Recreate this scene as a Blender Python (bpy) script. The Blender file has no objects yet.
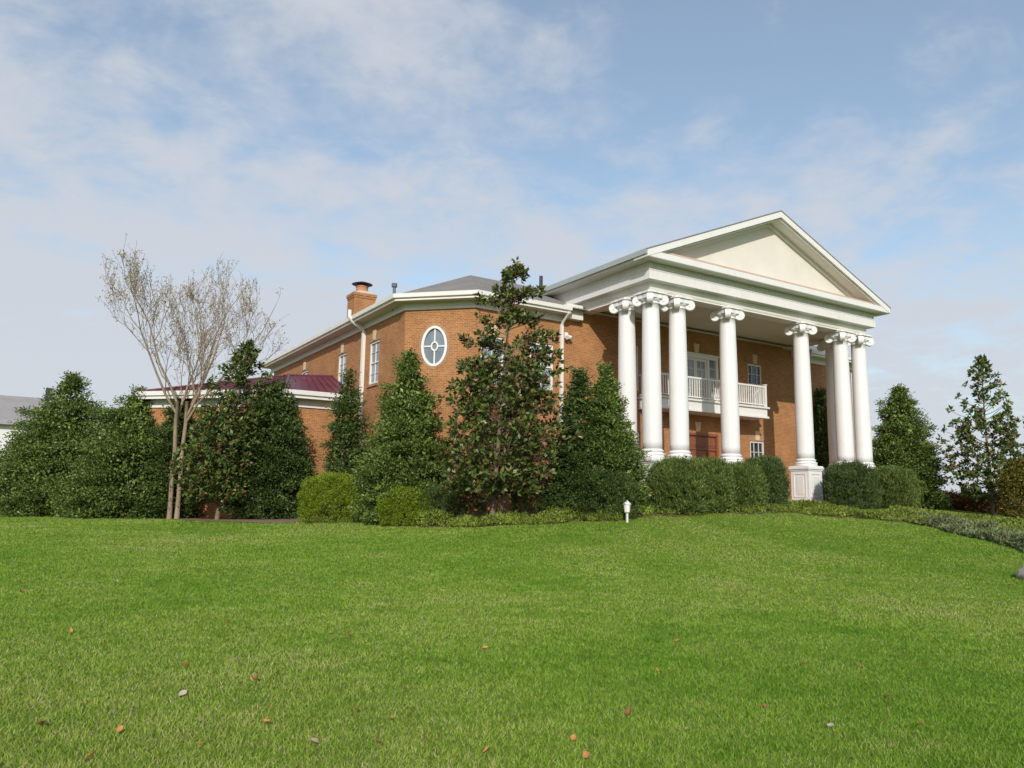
import bpy, bmesh, math
import numpy as np
from mathutils import Vector, Matrix

rng = np.random.default_rng(11)
scene = bpy.context.scene
COL = scene.collection
R = math.radians

# ------------------------------------------------------------------ camera
CAM = np.array([-22.233, -24.14, -0.097])
F_PX, PITCH, YAW, ROLL = 771.2, R(8.554), R(32.27), R(0.845)
FW = np.array([math.sin(YAW)*math.cos(PITCH), math.cos(YAW)*math.cos(PITCH), math.sin(PITCH)])
_r = np.array([math.cos(YAW), -math.sin(YAW), 0.0]); _u = np.cross(_r, FW)
RT = _r*math.cos(ROLL) + _u*math.sin(ROLL)
UP = _u*math.cos(ROLL) - _r*math.sin(ROLL)
cam_data = bpy.data.cameras.new('camera')
cam = bpy.data.objects.new('camera', cam_data); COL.objects.link(cam)
cam_data.sensor_width = 36; cam_data.lens = F_PX/1024*36
cam_data.clip_start = 0.1; cam_data.clip_end = 6000
m = Matrix.Identity(4)
for i in range(3):
    m[i][0] = RT[i]; m[i][1] = UP[i]; m[i][2] = -FW[i]; m[i][3] = CAM[i]
cam.matrix_world = m
scene.camera = cam

# ------------------------------------------------------------------ sun, sky, exposure
SUN_EL, SUN_HEAD = R(28.5), R(33)          # light travels towards heading SUN_HEAD (from +Y to +X)
sd = bpy.data.lights.new('sun', 'SUN'); sun = bpy.data.objects.new('sun', sd); COL.objects.link(sun)
sd.energy = 3.05; sd.angle = R(0.55); sd.color = (1.0, 0.945, 0.86)
ld = Vector((math.sin(SUN_HEAD)*math.cos(SUN_EL), math.cos(SUN_HEAD)*math.cos(SUN_EL), -math.sin(SUN_EL)))
sun.rotation_euler = ld.to_track_quat('-Z', 'Y').to_euler()

world = bpy.data.worlds.new('World'); scene.world = world; world.use_nodes = True
nt = world.node_tree; N = nt.nodes; L = nt.links
for n in list(N): N.remove(n)
out = N.new('ShaderNodeOutputWorld'); bg = N.new('ShaderNodeBackground')
L.new(bg.outputs[0], out.inputs[0]); bg.inputs['Strength'].default_value = 0.15
sky = N.new('ShaderNodeTexSky'); sky.sky_type = 'NISHITA'; sky.sun_disc = False
sky.sun_elevation = SUN_EL; sky.sun_rotation = SUN_HEAD + math.pi
sky.air_density = 1.0; sky.dust_density = 1.2; sky.ozone_density = 0.7
tc = N.new('ShaderNodeTexCoord')
sep = N.new('ShaderNodeSeparateXYZ'); L.new(tc.outputs['Generated'], sep.inputs[0])
def mth(op, a, b=None, clamp=False):
    n = N.new('ShaderNodeMath'); n.operation = op; n.use_clamp = clamp
    for i, v in enumerate((a, b)):
        if v is None: continue
        if isinstance(v, (int, float)): n.inputs[i].default_value = v
        else: L.new(v, n.inputs[i])
    return n.outputs[0]
zc = mth('ADD', mth('MAXIMUM', sep.outputs[2], 0.0), 0.22)
cx = mth('DIVIDE', sep.outputs[0], zc); cy = mth('DIVIDE', sep.outputs[1], zc)
cmb = N.new('ShaderNodeCombineXYZ'); L.new(cx, cmb.inputs[0]); L.new(cy, cmb.inputs[1])
def noise(scale, detail, rough, dist, off):
    mp = N.new('ShaderNodeMapping'); mp.inputs['Location'].default_value = off
    mp.inputs['Rotation'].default_value = (0, 0, R(25)); mp.inputs['Scale'].default_value = (1.0, 1.0, 1)
    L.new(cmb.outputs[0], mp.inputs[0])
    n = N.new('ShaderNodeTexNoise'); n.inputs['Scale'].default_value = scale
    n.inputs['Detail'].default_value = detail; n.inputs['Roughness'].default_value = rough
    n.inputs['Distortion'].default_value = dist
    L.new(mp.outputs[0], n.inputs[0]); return n.outputs[0]
n1 = noise(2.4, 7, 0.58, 0.25, (3.1, 1.7, 0)); n2 = noise(7.5, 6, 0.62, 0.35, (0.4, 5.2, 0))
# thicker veil to the left of the view and lower down
dl = mth('ADD', mth('MULTIPLY', sep.outputs[0], -_r[0]), mth('MULTIPLY', sep.outputs[1], -_r[1]))
amt = mth('ADD', mth('ADD', mth('MULTIPLY', n1, 1.45), mth('MULTIPLY', n2, 0.85)), mth('MULTIPLY', dl, 0.25))
amt = mth('SUBTRACT', amt, mth('MULTIPLY', sep.outputs[2], 0.55))
amt = mth('ADD', amt, mth('MULTIPLY', mth('MAXIMUM', mth('SUBTRACT', 0.40, sep.outputs[2]), 0.0), 0.95))
mr = N.new('ShaderNodeMapRange'); mr.interpolation_type = 'SMOOTHSTEP'
mr.inputs[1].default_value = 0.66; mr.inputs[2].default_value = 1.30
mr.inputs[3].default_value = 0.20; mr.inputs[4].default_value = 0.93
L.new(amt, mr.inputs[0])
mix = N.new('ShaderNodeMix'); mix.data_type = 'RGBA'
L.new(mr.outputs[0], mix.inputs[0])
tint = N.new('ShaderNodeMix'); tint.data_type = 'RGBA'; tint.blend_type = 'MULTIPLY'; tint.inputs[0].default_value = 1
L.new(sky.outputs[0], tint.inputs[6]); tint.inputs[7].default_value = (0.96, 1.05, 1.02, 1)
L.new(tint.outputs[2], mix.inputs[6]); mix.inputs[7].default_value = (3.62, 3.78, 4.12, 1)
L.new(mix.outputs[2], bg.inputs[0])

vs = scene.view_settings
vs.view_transform = 'Standard'; vs.look = 'None'; vs.exposure = 0.2; vs.gamma = 1.0; vs.use_curve_mapping = False
scene.render.resolution_x = 1024; scene.render.resolution_y = 768

# ------------------------------------------------------------------ helpers
def px_ray(x, y): return FW + RT*(x-512)/F_PX + UP*(384-y)/F_PX
def pt(x, y, depth): return CAM + px_ray(x, y)*depth
def cam_px(P):
    d = P - CAM; z = d @ FW
    return 512 + F_PX*(d @ RT)/z, 384 - F_PX*(d @ UP)/z, z

def tag(o, label=None, cat=None, group=None, kind=None):
    if label: o['label'] = label
    if cat: o['category'] = cat
    if group: o['group'] = group
    if kind: o['kind'] = kind
    return o
def empty(name, loc=(0, 0, 0)):
    o = bpy.data.objects.new(name, None); o.location = loc; o.empty_display_size = 0.3
    COL.objects.link(o); return o
def link(name, me, mat, parent=None, smooth=False):
    o = bpy.data.objects.new(name, me); COL.objects.link(o)
    if mat is not None and not me.materials: me.materials.append(mat)
    if parent is not None: o.parent = parent
    if smooth: me.polygons.foreach_set('use_smooth', [True]*len(me.polygons))
    return o
def box_uv(me):
    uv = me.uv_layers.new(name='UVMap').data
    for p in me.polygons:
        n = p.normal
        for li in p.loop_indices:
            c = me.vertices[me.loops[li].vertex_index].co
            if abs(n.z) > 0.75: uv[li].uv = (c.x, c.y)
            else:
                t = Vector((-n.y, n.x)); t.normalize()
                uv[li].uv = (c.x*t.x + c.y*t.y, c.z)

class MB:
    """collects simple shapes and links them as one mesh"""
    def __init__(s): s.v = []; s.f = []
    def add(s, vs, fs):
        b = len(s.v); s.v += [tuple(map(float, q)) for q in vs]; s.f += [tuple(i+b for i in f) for f in fs]
        return s
    def box(s, a, b, tf=None):
        x0, y0, z0 = a; x1, y1, z1 = b
        if x0 > x1: x0, x1 = x1, x0
        if y0 > y1: y0, y1 = y1, y0
        if z0 > z1: z0, z1 = z1, z0
        vs = [(x0,y0,z0),(x1,y0,z0),(x1,y1,z0),(x0,y1,z0),(x0,y0,z1),(x1,y0,z1),(x1,y1,z1),(x0,y1,z1)]
        if tf: vs = [tf(*q) for q in vs]
        return s.add(vs, [(0,3,2,1),(4,5,6,7),(0,1,5,4),(1,2,6,5),(2,3,7,6),(3,0,4,7)])
    def lathe(s, prof, c=(0, 0, 0), n=32, cap=True):
        vs = []; fs = []
        for r, z in prof:
            for k in range(n):
                a = 2*math.pi*k/n; vs.append((c[0]+r*math.cos(a), c[1]+r*math.sin(a), c[2]+z))
        for i in range(len(prof)-1):
            for k in range(n):
                k2 = (k+1) % n; fs.append((i*n+k, i*n+k2, (i+1)*n+k2, (i+1)*n+k))
        if cap:
            fs.append(tuple(range(n))[::-1]); fs.append(tuple((len(prof)-1)*n+k for k in range(n)))
        return s.add(vs, fs)
    def tube(s, pts, rad, n=6, cap=True):
        pts = [Vector(q) for q in pts]; vs = []; fs = []
        if not hasattr(rad, '__len__'): rad = [rad]*len(pts)
        ref = Vector((0.3, 0.2, 1)) if abs((pts[-1]-pts[0]).normalized().z) < 0.8 else Vector((1, 0.1, 0))
        for i, q in enumerate(pts):
            d = (pts[min(i+1, len(pts)-1)] - pts[max(i-1, 0)]).normalized()
            a = d.cross(ref).normalized(); b = d.cross(a).normalized()
            for k in range(n):
                t = 2*math.pi*k/n; vs.append(q + (a*math.cos(t) + b*math.sin(t))*rad[i])
        for i in range(len(pts)-1):
            for k in range(n):
                k2 = (k+1) % n; fs.append((i*n+k, i*n+k2, (i+1)*n+k2, (i+1)*n+k))
        if cap: fs += [tuple(range(n)), tuple((len(pts)-1)*n+k for k in range(n))[::-1]]
        return s.add(vs, fs)
    def prism(s, poly, lo, hi, axis='y'):
        """poly in (u,w); extruded along axis from lo to hi"""
        mk = {'y': lambda u, w, t: (u, t, w), 'x': lambda u, w, t: (t, u, w), 'z': lambda u, w, t: (u, w, t)}[axis]
        n = len(poly); vs = [mk(u, w, lo) for u, w in poly] + [mk(u, w, hi) for u, w in poly]
        fs = [tuple(range(n)), tuple(range(n, 2*n))[::-1]]
        for i in range(n): j = (i+1) % n; fs.append((i, i+n, j+n, j))
        return s.add(vs, fs)
    def sweep(s, path, prof, cap=True):
        """profile (offset to the right of the path, z) along a plan polyline with mitred corners"""
        P = [Vector(q) for q in path]; n = len(P); m = len(prof); vs = []; fs = []
        for i in range(n):
            ds = []
            if i > 0: ds.append((P[i]-P[i-1]).normalized())
            if i < n-1: ds.append((P[i+1]-P[i]).normalized())
            ns = [Vector((d.y, -d.x)) for d in ds]
            if len(ns) == 1: o = ns[0]
            else:
                o = (ns[0]+ns[1]).normalized(); o = o / o.dot(ns[0])
            for of, z in prof: vs.append((P[i].x+o.x*of, P[i].y+o.y*of, z))
        for i in range(n-1):
            for k in range(m):
                k2 = (k+1) % m; fs.append((i*m+k, (i+1)*m+k, (i+1)*m+k2, i*m+k2))
        if cap: fs += [tuple(range(m)), tuple((n-1)*m+k for k in range(m))[::-1]]
        return s.add(vs, fs)
    def build(s, name, mat, parent=None, uv=False, smooth=False, bevel=0):
        me = bpy.data.meshes.new(name); me.from_pydata(s.v, [], s.f)
        bm = bmesh.new(); bm.from_mesh(me)
        bmesh.ops.recalc_face_normals(bm, faces=bm.faces)
        bm.to_mesh(me); bm.free()
        if uv: box_uv(me)
        if parent is not None:                       # keep world coordinates under a moved parent
            me.transform(Matrix.Translation(-Vector(parent_loc(parent))))
        o = link(name, me, mat, parent, smooth)
        if bevel:
            b = o.modifiers.new('bevel', 'BEVEL'); b.width = bevel; b.segments = 2; b.limit_method = 'ANGLE'
        return o
def parent_loc(o):
    v = Vector((0, 0, 0))
    while o is not None: v += o.location; o = o.parent
    return v

# ------------------------------------------------------------------ materials
def new_mat(name):
    mt = bpy.data.materials.new(name); mt.use_nodes = True
    t = mt.node_tree; b = t.nodes['Principled BSDF']
    return mt, t, b
def ramp(t, stops, src=None):
    r = t.nodes.new('ShaderNodeValToRGB'); e = r.color_ramp.elements
    while len(e) < len(stops): e.new(0.5)
    for el, (p, c) in zip(e, stops): el.position = p; el.color = (*c, 1)
    if src is not None: t.links.new(src, r.inputs[0])
    return r.outputs[0]
def tnoise(t, scale, detail=4, rough=0.55, coord='Object', stretch=None):
    c = t.nodes.new('ShaderNodeTexCoord'); n = t.nodes.new('ShaderNodeTexNoise')
    n.inputs['Scale'].default_value = scale; n.inputs['Detail'].default_value = detail; n.inputs['Roughness'].default_value = rough
    src = c.outputs[coord]
    if stretch:
        mp = t.nodes.new('ShaderNodeMapping'); mp.inputs['Scale'].default_value = stretch
        t.links.new(src, mp.inputs[0]); src = mp.outputs[0]
    t.links.new(src, n.inputs[0]); return n.outputs[0]
def tmix(t, fac, a, b, mode='MIX'):
    n = t.nodes.new('ShaderNodeMix'); n.data_type = 'RGBA'; n.blend_type = mode
    for i, v in ((0, fac), (6, a), (7, b)):
        if isinstance(v, (int, float)): n.inputs[i].default_value = v
        elif isinstance(v, tuple): n.inputs[i].default_value = (*v, 1)
        else: t.links.new(v, n.inputs[i])
    return n.outputs[2]
def bump(t, b, h, strength=0.3, dist=0.02):
    n = t.nodes.new('ShaderNodeBump'); n.inputs['Strength'].default_value = strength; n.inputs['Distance'].default_value = dist
    t.links.new(h, n.inputs['Height']); t.links.new(n.outputs[0], b.inputs['Normal'])
def plain(name, c, rough=0.6, var=0.12, scale=3.0, bumps=0.0, stretch=None):
    mt, t, b = new_mat(name)
    n = tnoise(t, scale, 5, 0.6, stretch=stretch)
    lo = tuple(x*(1-var) for x in c); hi = tuple(min(1, x*(1+var)) for x in c)
    t.links.new(ramp(t, [(0.3, lo), (0.7, hi)], n), b.inputs['Base Color'])
    b.inputs['Roughness'].default_value = rough
    if bumps: bump(t, b, n, bumps)
    return mt
def brick_mat(name, c1, c2, mortar):
    mt, t, b = new_mat(name)
    uv = t.nodes.new('ShaderNodeUVMap'); bt = t.nodes.new('ShaderNodeTexBrick')
    t.links.new(uv.outputs[0], bt.inputs['Vector'])
    bt.inputs['Color1'].default_value = (*c1, 1); bt.inputs['Color2'].default_value = (*c2, 1); bt.inputs['Mortar'].default_value = (*mortar, 1)
    bt.inputs['Scale'].default_value = 1; bt.inputs['Mortar Size'].default_value = 0.009
    bt.inputs['Brick Width'].default_value = 0.22; bt.inputs['Row Height'].default_value = 0.078
    bt.inputs['Bias'].default_value = -0.1
    n = tnoise(t, 0.8, 5, 0.65)
    v = ramp(t, [(0.3, (0.80, 0.79, 0.78)), (0.7, (1.10, 1.09, 1.08))], n)
    n2 = tnoise(t, 9.0, 3, 0.7)
    v2 = ramp(t, [(0.25, (0.78, 0.78, 0.8)), (0.75, (1.14, 1.12, 1.1))], n2)
    t.links.new(tmix(t, 1.0, tmix(t, 1.0, bt.outputs[0], v, 'MULTIPLY'), v2, 'MULTIPLY'), b.inputs['Base Color'])
    b.inputs['Roughness'].default_value = 0.85
    bump(t, b, bt.outputs[1], -0.25, 0.01)
    return mt
def leaf_mat(name, stops, rough=0.4, patch=0.25, patch_scale=0.9, transl=0.12, spec=0.22):
    mt, t, b = new_mat(name)
    g = t.nodes.new('ShaderNodeNewGeometry')
    c = ramp(t, stops, g.outputs['Random Per Island'])
    n = tnoise(t, patch_scale, 3, 0.5)
    v = ramp(t, [(0.3, (1-patch,)*3), (0.7, (1+patch, 1+patch, 1+patch*0.6))], n)
    cc = tmix(t, 1.0, c, v, 'MULTIPLY')
    t.links.new(cc, b.inputs['Base Color'])
    b.inputs['Roughness'].default_value = rough; b.inputs['Specular IOR Level'].default_value = spec
    tr = t.nodes.new('ShaderNodeBsdfTranslucent'); t.links.new(cc, tr.inputs[0])
    ms = t.nodes.new('ShaderNodeMixShader'); ms.inputs[0].default_value = transl
    t.links.new(b.outputs[0], ms.inputs[1]); t.links.new(tr.outputs[0], ms.inputs[2])
    t.links.new(ms.outputs[0], t.nodes['Material Output'].inputs[0])
    return mt
def glass_mat(name, c, rough=0.06):
    mt, t, b = new_mat(name)
    n = tnoise(t, 1.3, 3, 0.5)
    t.links.new(ramp(t, [(0.35, tuple(x*0.6 for x in c)), (0.65, c)], n), b.inputs['Base Color'])
    b.inputs['Roughness'].default_value = rough; b.inputs['Specular IOR Level'].default_value = 0.8
    return mt

M = {}
M['brick'] = brick_mat('orange_brick', (0.43, 0.176, 0.052), (0.30, 0.110, 0.031), (0.44, 0.30, 0.17))
M['brick_trim'] = brick_mat('brick_trim', (0.40, 0.20, 0.10), (0.34, 0.16, 0.075), (0.44, 0.32, 0.22))
M['white'] = plain('white_paint', (0.71, 0.685, 0.645), 0.55, 0.05, 1.2)
def painted(name, c, rough):
    """white paint with faint vertical rain streaks and patchy dirt"""
    mt, t, b = new_mat(name)
    a = ramp(t, [(0.32, tuple(x*0.94 for x in c)), (0.55, c)], tnoise(t, 2.2, 6, 0.7, stretch=(3.5, 3.5, 0.22)))
    v = ramp(t, [(0.28, (0.94, 0.93, 0.91)), (0.5, (1.0, 1.0, 1.0))], tnoise(t, 0.9, 6, 0.7))
    t.links.new(tmix(t, 1.0, a, v, 'MULTIPLY'), b.inputs['Base Color']); b.inputs['Roughness'].default_value = rough
    return mt
M['column'] = painted('column_paint', (0.76, 0.75, 0.745), 0.6)
M['white'] = painted('white_paint', (0.755, 0.74, 0.715), 0.55)
M['cream'] = plain('cream_stucco', (0.70, 0.66, 0.59), 0.8, 0.05, 1.0)
M['ceiling'] = plain('porch_ceiling', (0.60, 0.56, 0.47), 0.8, 0.05, 1.0)
M['soffit'] = plain('soffit_paint', (0.70, 0.66, 0.56), 0.7, 0.04, 1.0)
M['gutter'] = plain('gutter_white', (0.77, 0.75, 0.71), 0.4, 0.04, 1.0)
M['gutter_grey'] = plain('gutter_grey', (0.36, 0.39, 0.38), 0.4, 0.05, 1.0)
M['stone'] = plain('keystone', (0.66, 0.50, 0.30), 0.8, 0.1, 4.0)
M['glass'] = glass_mat('window_glass', (0.30, 0.34, 0.38))  # pale blue base colour paints in the reflected sky
M['glass_light'] = glass_mat('oval_glass', (0.20, 0.24, 0.29), 0.12)
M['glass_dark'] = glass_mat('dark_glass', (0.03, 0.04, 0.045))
M['wood'] = plain('door_wood', (0.22, 0.072, 0.032), 0.45, 0.25, 2.5, stretch=(6, 6, 0.6))
M['metal'] = plain('dark_metal', (0.03, 0.03, 0.035), 0.5, 0.2, 4)
M['pipe'] = plain('grey_pipe', (0.12, 0.13, 0.16), 0.5, 0.1, 4)
M['terracotta'] = plain('terracotta', (0.46, 0.20, 0.11), 0.8, 0.1, 5)
M['mortar_cap'] = plain('mortar_cap', (0.62, 0.52, 0.42), 0.9, 0.1, 5)
M['flashing'] = plain('ledge_flashing', (0.50, 0.36, 0.28), 0.6, 0.1, 2)
M['bark'] = plain('bark', (0.17, 0.125, 0.085), 0.9, 0.35, 6.0, 0.5, (1, 1, 0.3))
M['bark_pale'] = plain('pale_bark', (0.25, 0.19, 0.13), 0.9, 0.3, 6.0, 0.4, (1, 1, 0.3))
M['bark_dark'] = plain('dark_bark', (0.07, 0.05, 0.038), 0.9, 0.35, 6.0, 0.5)
M['rock'] = plain('field_stone', (0.34, 0.30, 0.29), 0.9, 0.25, 5.0, 0.5)
M['far_wall'] = plain('far_white_siding', (0.72, 0.71, 0.70), 0.8, 0.05, 1.0)

def shingle_mat(name, c, var=0.25):
    mt, t, b = new_mat(name)
    n = tnoise(t, 14, 3, 0.7); n2 = tnoise(t, 0.6, 4, 0.6)
    a = ramp(t, [(0.3, tuple(x*(1-var) for x in c)), (0.7, tuple(x*(1+var) for x in c))], n)
    v = ramp(t, [(0.3, (0.88,)*3), (0.7, (1.1,)*3)], n2)
    t.links.new(tmix(t, 1.0, a, v, 'MULTIPLY'), b.inputs['Base Color']); b.inputs['Roughness'].default_value = 0.9
    bump(t, b, n, 0.4, 0.02); return mt
M['shingle'] = shingle_mat('grey_shingle', (0.20, 0.185, 0.175))
M['far_shingle'] = shingle_mat('far_grey_shingle', (0.30, 0.28, 0.28), 0.1)
mt, t, b = new_mat('maroon_metal_roof')
nn = tnoise(t, 0.9, 3, 0.5)
t.links.new(ramp(t, [(0.3, (0.125, 0.030, 0.048)), (0.7, (0.17, 0.044, 0.066))], nn), b.inputs['Base Color'])
b.inputs['Roughness'].default_value = 0.42; M['maroon'] = mt

# ground lawn
mt, t, b = new_mat('lawn_turf')
a = ramp(t, [(0.25, (0.080, 0.140, 0.016)), (0.5, (0.118, 0.185, 0.024)), (0.8, (0.165, 0.205, 0.045))], tnoise(t, 0.35, 5, 0.6))
v = ramp(t, [(0.3, (0.75, 0.78, 0.7)), (0.7, (1.2, 1.15, 1.1))], tnoise(t, 30, 4, 0.7))
t.links.new(tmix(t, 1.0, a, v, 'MULTIPLY'), b.inputs['Base Color']); b.inputs['Roughness'].default_value = 0.95
b.inputs['Specular IOR Level'].default_value = 0.1
M['turf'] = mt
# grass blades
mt, t, b = new_mat('grass_blade')
g = t.nodes.new('ShaderNodeNewGeometry')
c1 = ramp(t, [(0.0, (0.134, 0.258, 0.015)), (0.5, (0.212, 0.350, 0.030)), (0.86, (0.305, 0.412, 0.066)), (0.95, (0.36, 0.37, 0.13)), (1.0, (0.42, 0.32, 0.17))], g.outputs['Random Per Island'])
v1 = ramp(t, [(0.32, (0.66, 0.82, 0.55)), (0.5, (1.0, 1.0, 1.0)), (0.68, (1.34, 1.10, 1.9))], tnoise(t, 0.48, 7, 0.72, stretch=(1.0, 1.0, 1)))
v2 = ramp(t, [(0.3, (0.76, 0.84, 0.72)), (0.7, (1.2, 1.12, 1.35))], tnoise(t, 3.2, 4, 0.65))
v3 = ramp(t, [(0.36, (0.74, 0.86, 0.62)), (0.52, (1.0, 1.0, 1.0)), (0.66, (1.24, 1.06, 1.5))], tnoise(t, 0.13, 4, 0.6))
v4 = ramp(t, [(0.30, (0.62, 0.76, 0.55)), (0.42, (1.0, 1.0, 1.0))], tnoise(t, 1.3, 5, 0.7))
cc = tmix(t, 1.0, tmix(t, 1.0, tmix(t, 1.0, tmix(t, 1.0, c1, v1, 'MULTIPLY'), v2, 'MULTIPLY'), v3, 'MULTIPLY'), v4, 'MULTIPLY')
t.links.new(cc, b.inputs['Base Color']); b.inputs['Roughness'].default_value = 0.6; b.inputs['Specular IOR Level'].default_value = 0.2
tr = t.nodes.new('ShaderNodeBsdfTranslucent'); t.links.new(cc, tr.inputs[0])
ms = t.nodes.new('ShaderNodeMixShader'); ms.inputs[0].default_value = 0.25
t.links.new(b.outputs[0], ms.inputs[1]); t.links.new(tr.outputs[0], ms.inputs[2])
t.links.new(ms.outputs[0], t.nodes['Material Output'].inputs[0]); M['grass'] = mt
# mulch
mt, t, b = new_mat('bark_mulch')
t.links.new(ramp(t, [(0.3, (0.13, 0.08, 0.055)), (0.6, (0.25, 0.165, 0.115)), (0.85, (0.38, 0.28, 0.19))], tnoise(t, 22, 5, 0.75)), b.inputs['Base Color'])
b.inputs['Roughness'].default_value = 0.95; M['mulch'] = mt

G = lambda *s: [(p, c) for p, c in s]
M['holly'] = leaf_mat('holly_leaf', G((0, (0.052, 0.087, 0.020)), (0.5, (0.110, 0.166, 0.037)), (0.85, (0.189, 0.255, 0.064)), (1, (0.296, 0.339, 0.109))), 0.38, 0.25, 1.1)
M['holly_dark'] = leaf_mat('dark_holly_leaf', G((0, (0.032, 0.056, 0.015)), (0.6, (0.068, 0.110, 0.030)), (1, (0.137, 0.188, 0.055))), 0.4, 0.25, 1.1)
M['holly_bright'] = leaf_mat('bright_holly_leaf', G((0, (0.023, 0.055, 0.016)), (0.5, (0.055, 0.111, 0.029)), (0.85, (0.098, 0.163, 0.042)), (1, (0.182, 0.221, 0.078))), 0.4, 0.3, 1.0)
M['magnolia'] = leaf_mat('magnolia_leaf', G((0, (0.035, 0.066, 0.016)), (0.4, (0.080, 0.130, 0.028)), (0.76, (0.130, 0.185, 0.045)), (0.82, (0.150, 0.190, 0.060)), (0.84, (0.15, 0.085, 0.038)), (0.95, (0.21, 0.11, 0.05)), (1, (0.34, 0.33, 0.17))), 0.42, 0.25, 0.9, 0.1, 0.35)
M['magnolia_dark'] = leaf_mat('bronze_magnolia_leaf', G((0, (0.034, 0.056, 0.015)), (0.36, (0.080, 0.118, 0.026)), (0.74, (0.145, 0.180, 0.042)), (0.80, (0.20, 0.22, 0.075)), (0.82, (0.100, 0.055, 0.034)), (0.94, (0.17, 0.085, 0.045)), (1, (0.36, 0.35, 0.19))), 0.42, 0.3, 0.9, 0.1, 0.35)
M['yew'] = leaf_mat('yew_needle', G((0, (0.044, 0.081, 0.019)), (0.5, (0.101, 0.155, 0.034)), (0.9, (0.172, 0.222, 0.055)), (1, (0.302, 0.232, 0.094))), 0.55, 0.3, 1.6, 0.1, 0.25)
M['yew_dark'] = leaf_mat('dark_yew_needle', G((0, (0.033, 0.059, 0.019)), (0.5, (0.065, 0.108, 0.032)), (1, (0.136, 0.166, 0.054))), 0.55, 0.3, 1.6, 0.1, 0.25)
M['box_light'] = leaf_mat('light_shrub_leaf', G((0, (0.100, 0.163, 0.011)), (0.5, (0.198, 0.276, 0.019)), (1, (0.309, 0.379, 0.041))), 0.5, 0.25, 1.6, 0.15, 0.25)
M['cover'] = leaf_mat('ground_cover_leaf', G((0, (0.084, 0.132, 0.017)), (0.5, (0.163, 0.224, 0.032)), (1, (0.278, 0.309, 0.064))), 0.55, 0.35, 1.3, 0.15, 0.25)
M['cover_grey'] = leaf_mat('dusty_cover_leaf', G((0, (0.099, 0.138, 0.050)), (0.5, (0.177, 0.212, 0.100)), (0.8, (0.236, 0.244, 0.156)), (1, (0.145, 0.244, 0.050))), 0.7, 0.35, 1.3, 0.1, 0.2)
M['autumn'] = leaf_mat('autumn_leaf', G((0, (0.24, 0.17, 0.07)), (0.5, (0.36, 0.29, 0.13)), (1, (0.46, 0.40, 0.2))), 0.6, 0.2, 0.9, 0.25, 0.2)
M['russet'] = leaf_mat('russet_leaf', G((0, (0.120, 0.041, 0.013)), (0.6, (0.210, 0.083, 0.026)), (1, (0.270, 0.128, 0.045))), 0.6, 0.25, 1.0, 0.15, 0.2)
M['olive'] = leaf_mat('olive_leaf', G((0, (0.072, 0.078, 0.013)), (0.5, (0.137, 0.137, 0.023)), (1, (0.260, 0.195, 0.039))), 0.5, 0.3, 1.0, 0.15, 0.25)
M['fallen_brown'] = plain('fallen_brown', (0.22, 0.075, 0.022), 0.7, 0.3, 30)
M['fallen_orange'] = plain('fallen_orange', (0.46, 0.21, 0.06), 0.7, 0.25, 30)
M['fallen_pale'] = plain('fallen_pale', (0.46, 0.38, 0.28), 0.6, 0.2, 30)

# ------------------------------------------------------------------ terrain heights
EDGE = [(-160, 519.5, 45), (0, 518.5, 41), (100, 519, 39), (175, 519, 36.5), (215, 519.5, 35.5), (300, 521, 33.5), (380, 523, 31), (430, 528, 28.6), (490, 526, 27.6),
        (560, 523, 28), (627, 519, 28.5), (700, 516, 29.6), (800, 514, 31.5), (900, 521, 29.5), (960, 535, 25.5), (1024, 553, 21.0), (1110, 585, 17)]
ctl = [tuple(pt(*e)) for e in EDGE]
ctl += [(-22.23, -24.14, -1.72), (-34, -16, -1.85), (-10, -33, -1.95), (-28, -34, -1.95), (-19.5, -19.9, -1.62),
        (0, -1.2, -0.12), (5, -1.2, -0.12), (10, -1.2, -0.12), (15, -1.2, -0.12), (15.5, 3, -0.12), (0, 3, -0.25), (7, 4, -0.1),
        (-6, 4, -0.7), (-8.5, 8, -0.9), (-9, 14, -1.0), (-9, 28, -1.2), (-20, 20, -1.25), (10, 30, -1.0), (22, 5, -0.3)]
ctl += [tuple(pt(930, 507, 47)), tuple(pt(1000, 515, 44)), tuple(pt(1060, 522, 40)), tuple(pt(1000, 519, 33)), tuple(pt(1060, 528, 27))]
ctl = np.array(ctl)
def _tps(r2): return 0.5*r2*np.log(np.maximum(r2, 1e-9))
_n = len(ctl); _S = 20.0
_X = ctl[:, :2]/_S
_A = np.zeros((_n+3, _n+3)); _d = ((_X[:, None]-_X[None])**2).sum(-1); _A[:_n, :_n] = _tps(_d) + np.eye(_n)*0.004
_A[:_n, _n] = 1; _A[:_n, _n+1:] = _X; _A[_n, :_n] = 1; _A[_n+1:, :_n] = _X.T
_w = np.linalg.solve(_A, np.concatenate([ctl[:, 2], np.zeros(3)]))
def ground(x, y):
    q = np.stack([np.asarray(x, float).ravel(), np.asarray(y, float).ravel()], 1)/_S
    h = np.empty(len(q))
    for i in range(0, len(q), 40000):
        c = q[i:i+40000]; h[i:i+40000] = _tps(((c[:, None]-_X[None])**2).sum(-1)) @ _w[:_n] + _w[_n] + c @ _w[_n+1:]
    h = np.clip(h, -3.2, 0.2)
    r = np.hypot(q[:, 0]*_S+6, q[:, 1]*_S+4); k = np.clip((r-38)/35, 0, 1); k = k*k*(3-2*k)
    return (h*(1-k) + (-2.2)*k).reshape(np.shape(x))
def gz(x, y): return float(ground(np.array([x]), np.array([y]))[0])
def on_ground(px, py):
    d = px_ray(px, py); lo, hi = 1.0, 60.0
    ts = np.linspace(2, 60, 1200); P = CAM + ts[:, None]*d
    k = np.argmax(P[:, 2] < ground(P[:, 0], P[:, 1])); return P[k]
def spot(px, depth):
    p = pt(px, 505, depth); return np.array([p[0], p[1], gz(p[0], p[1])])

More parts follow.
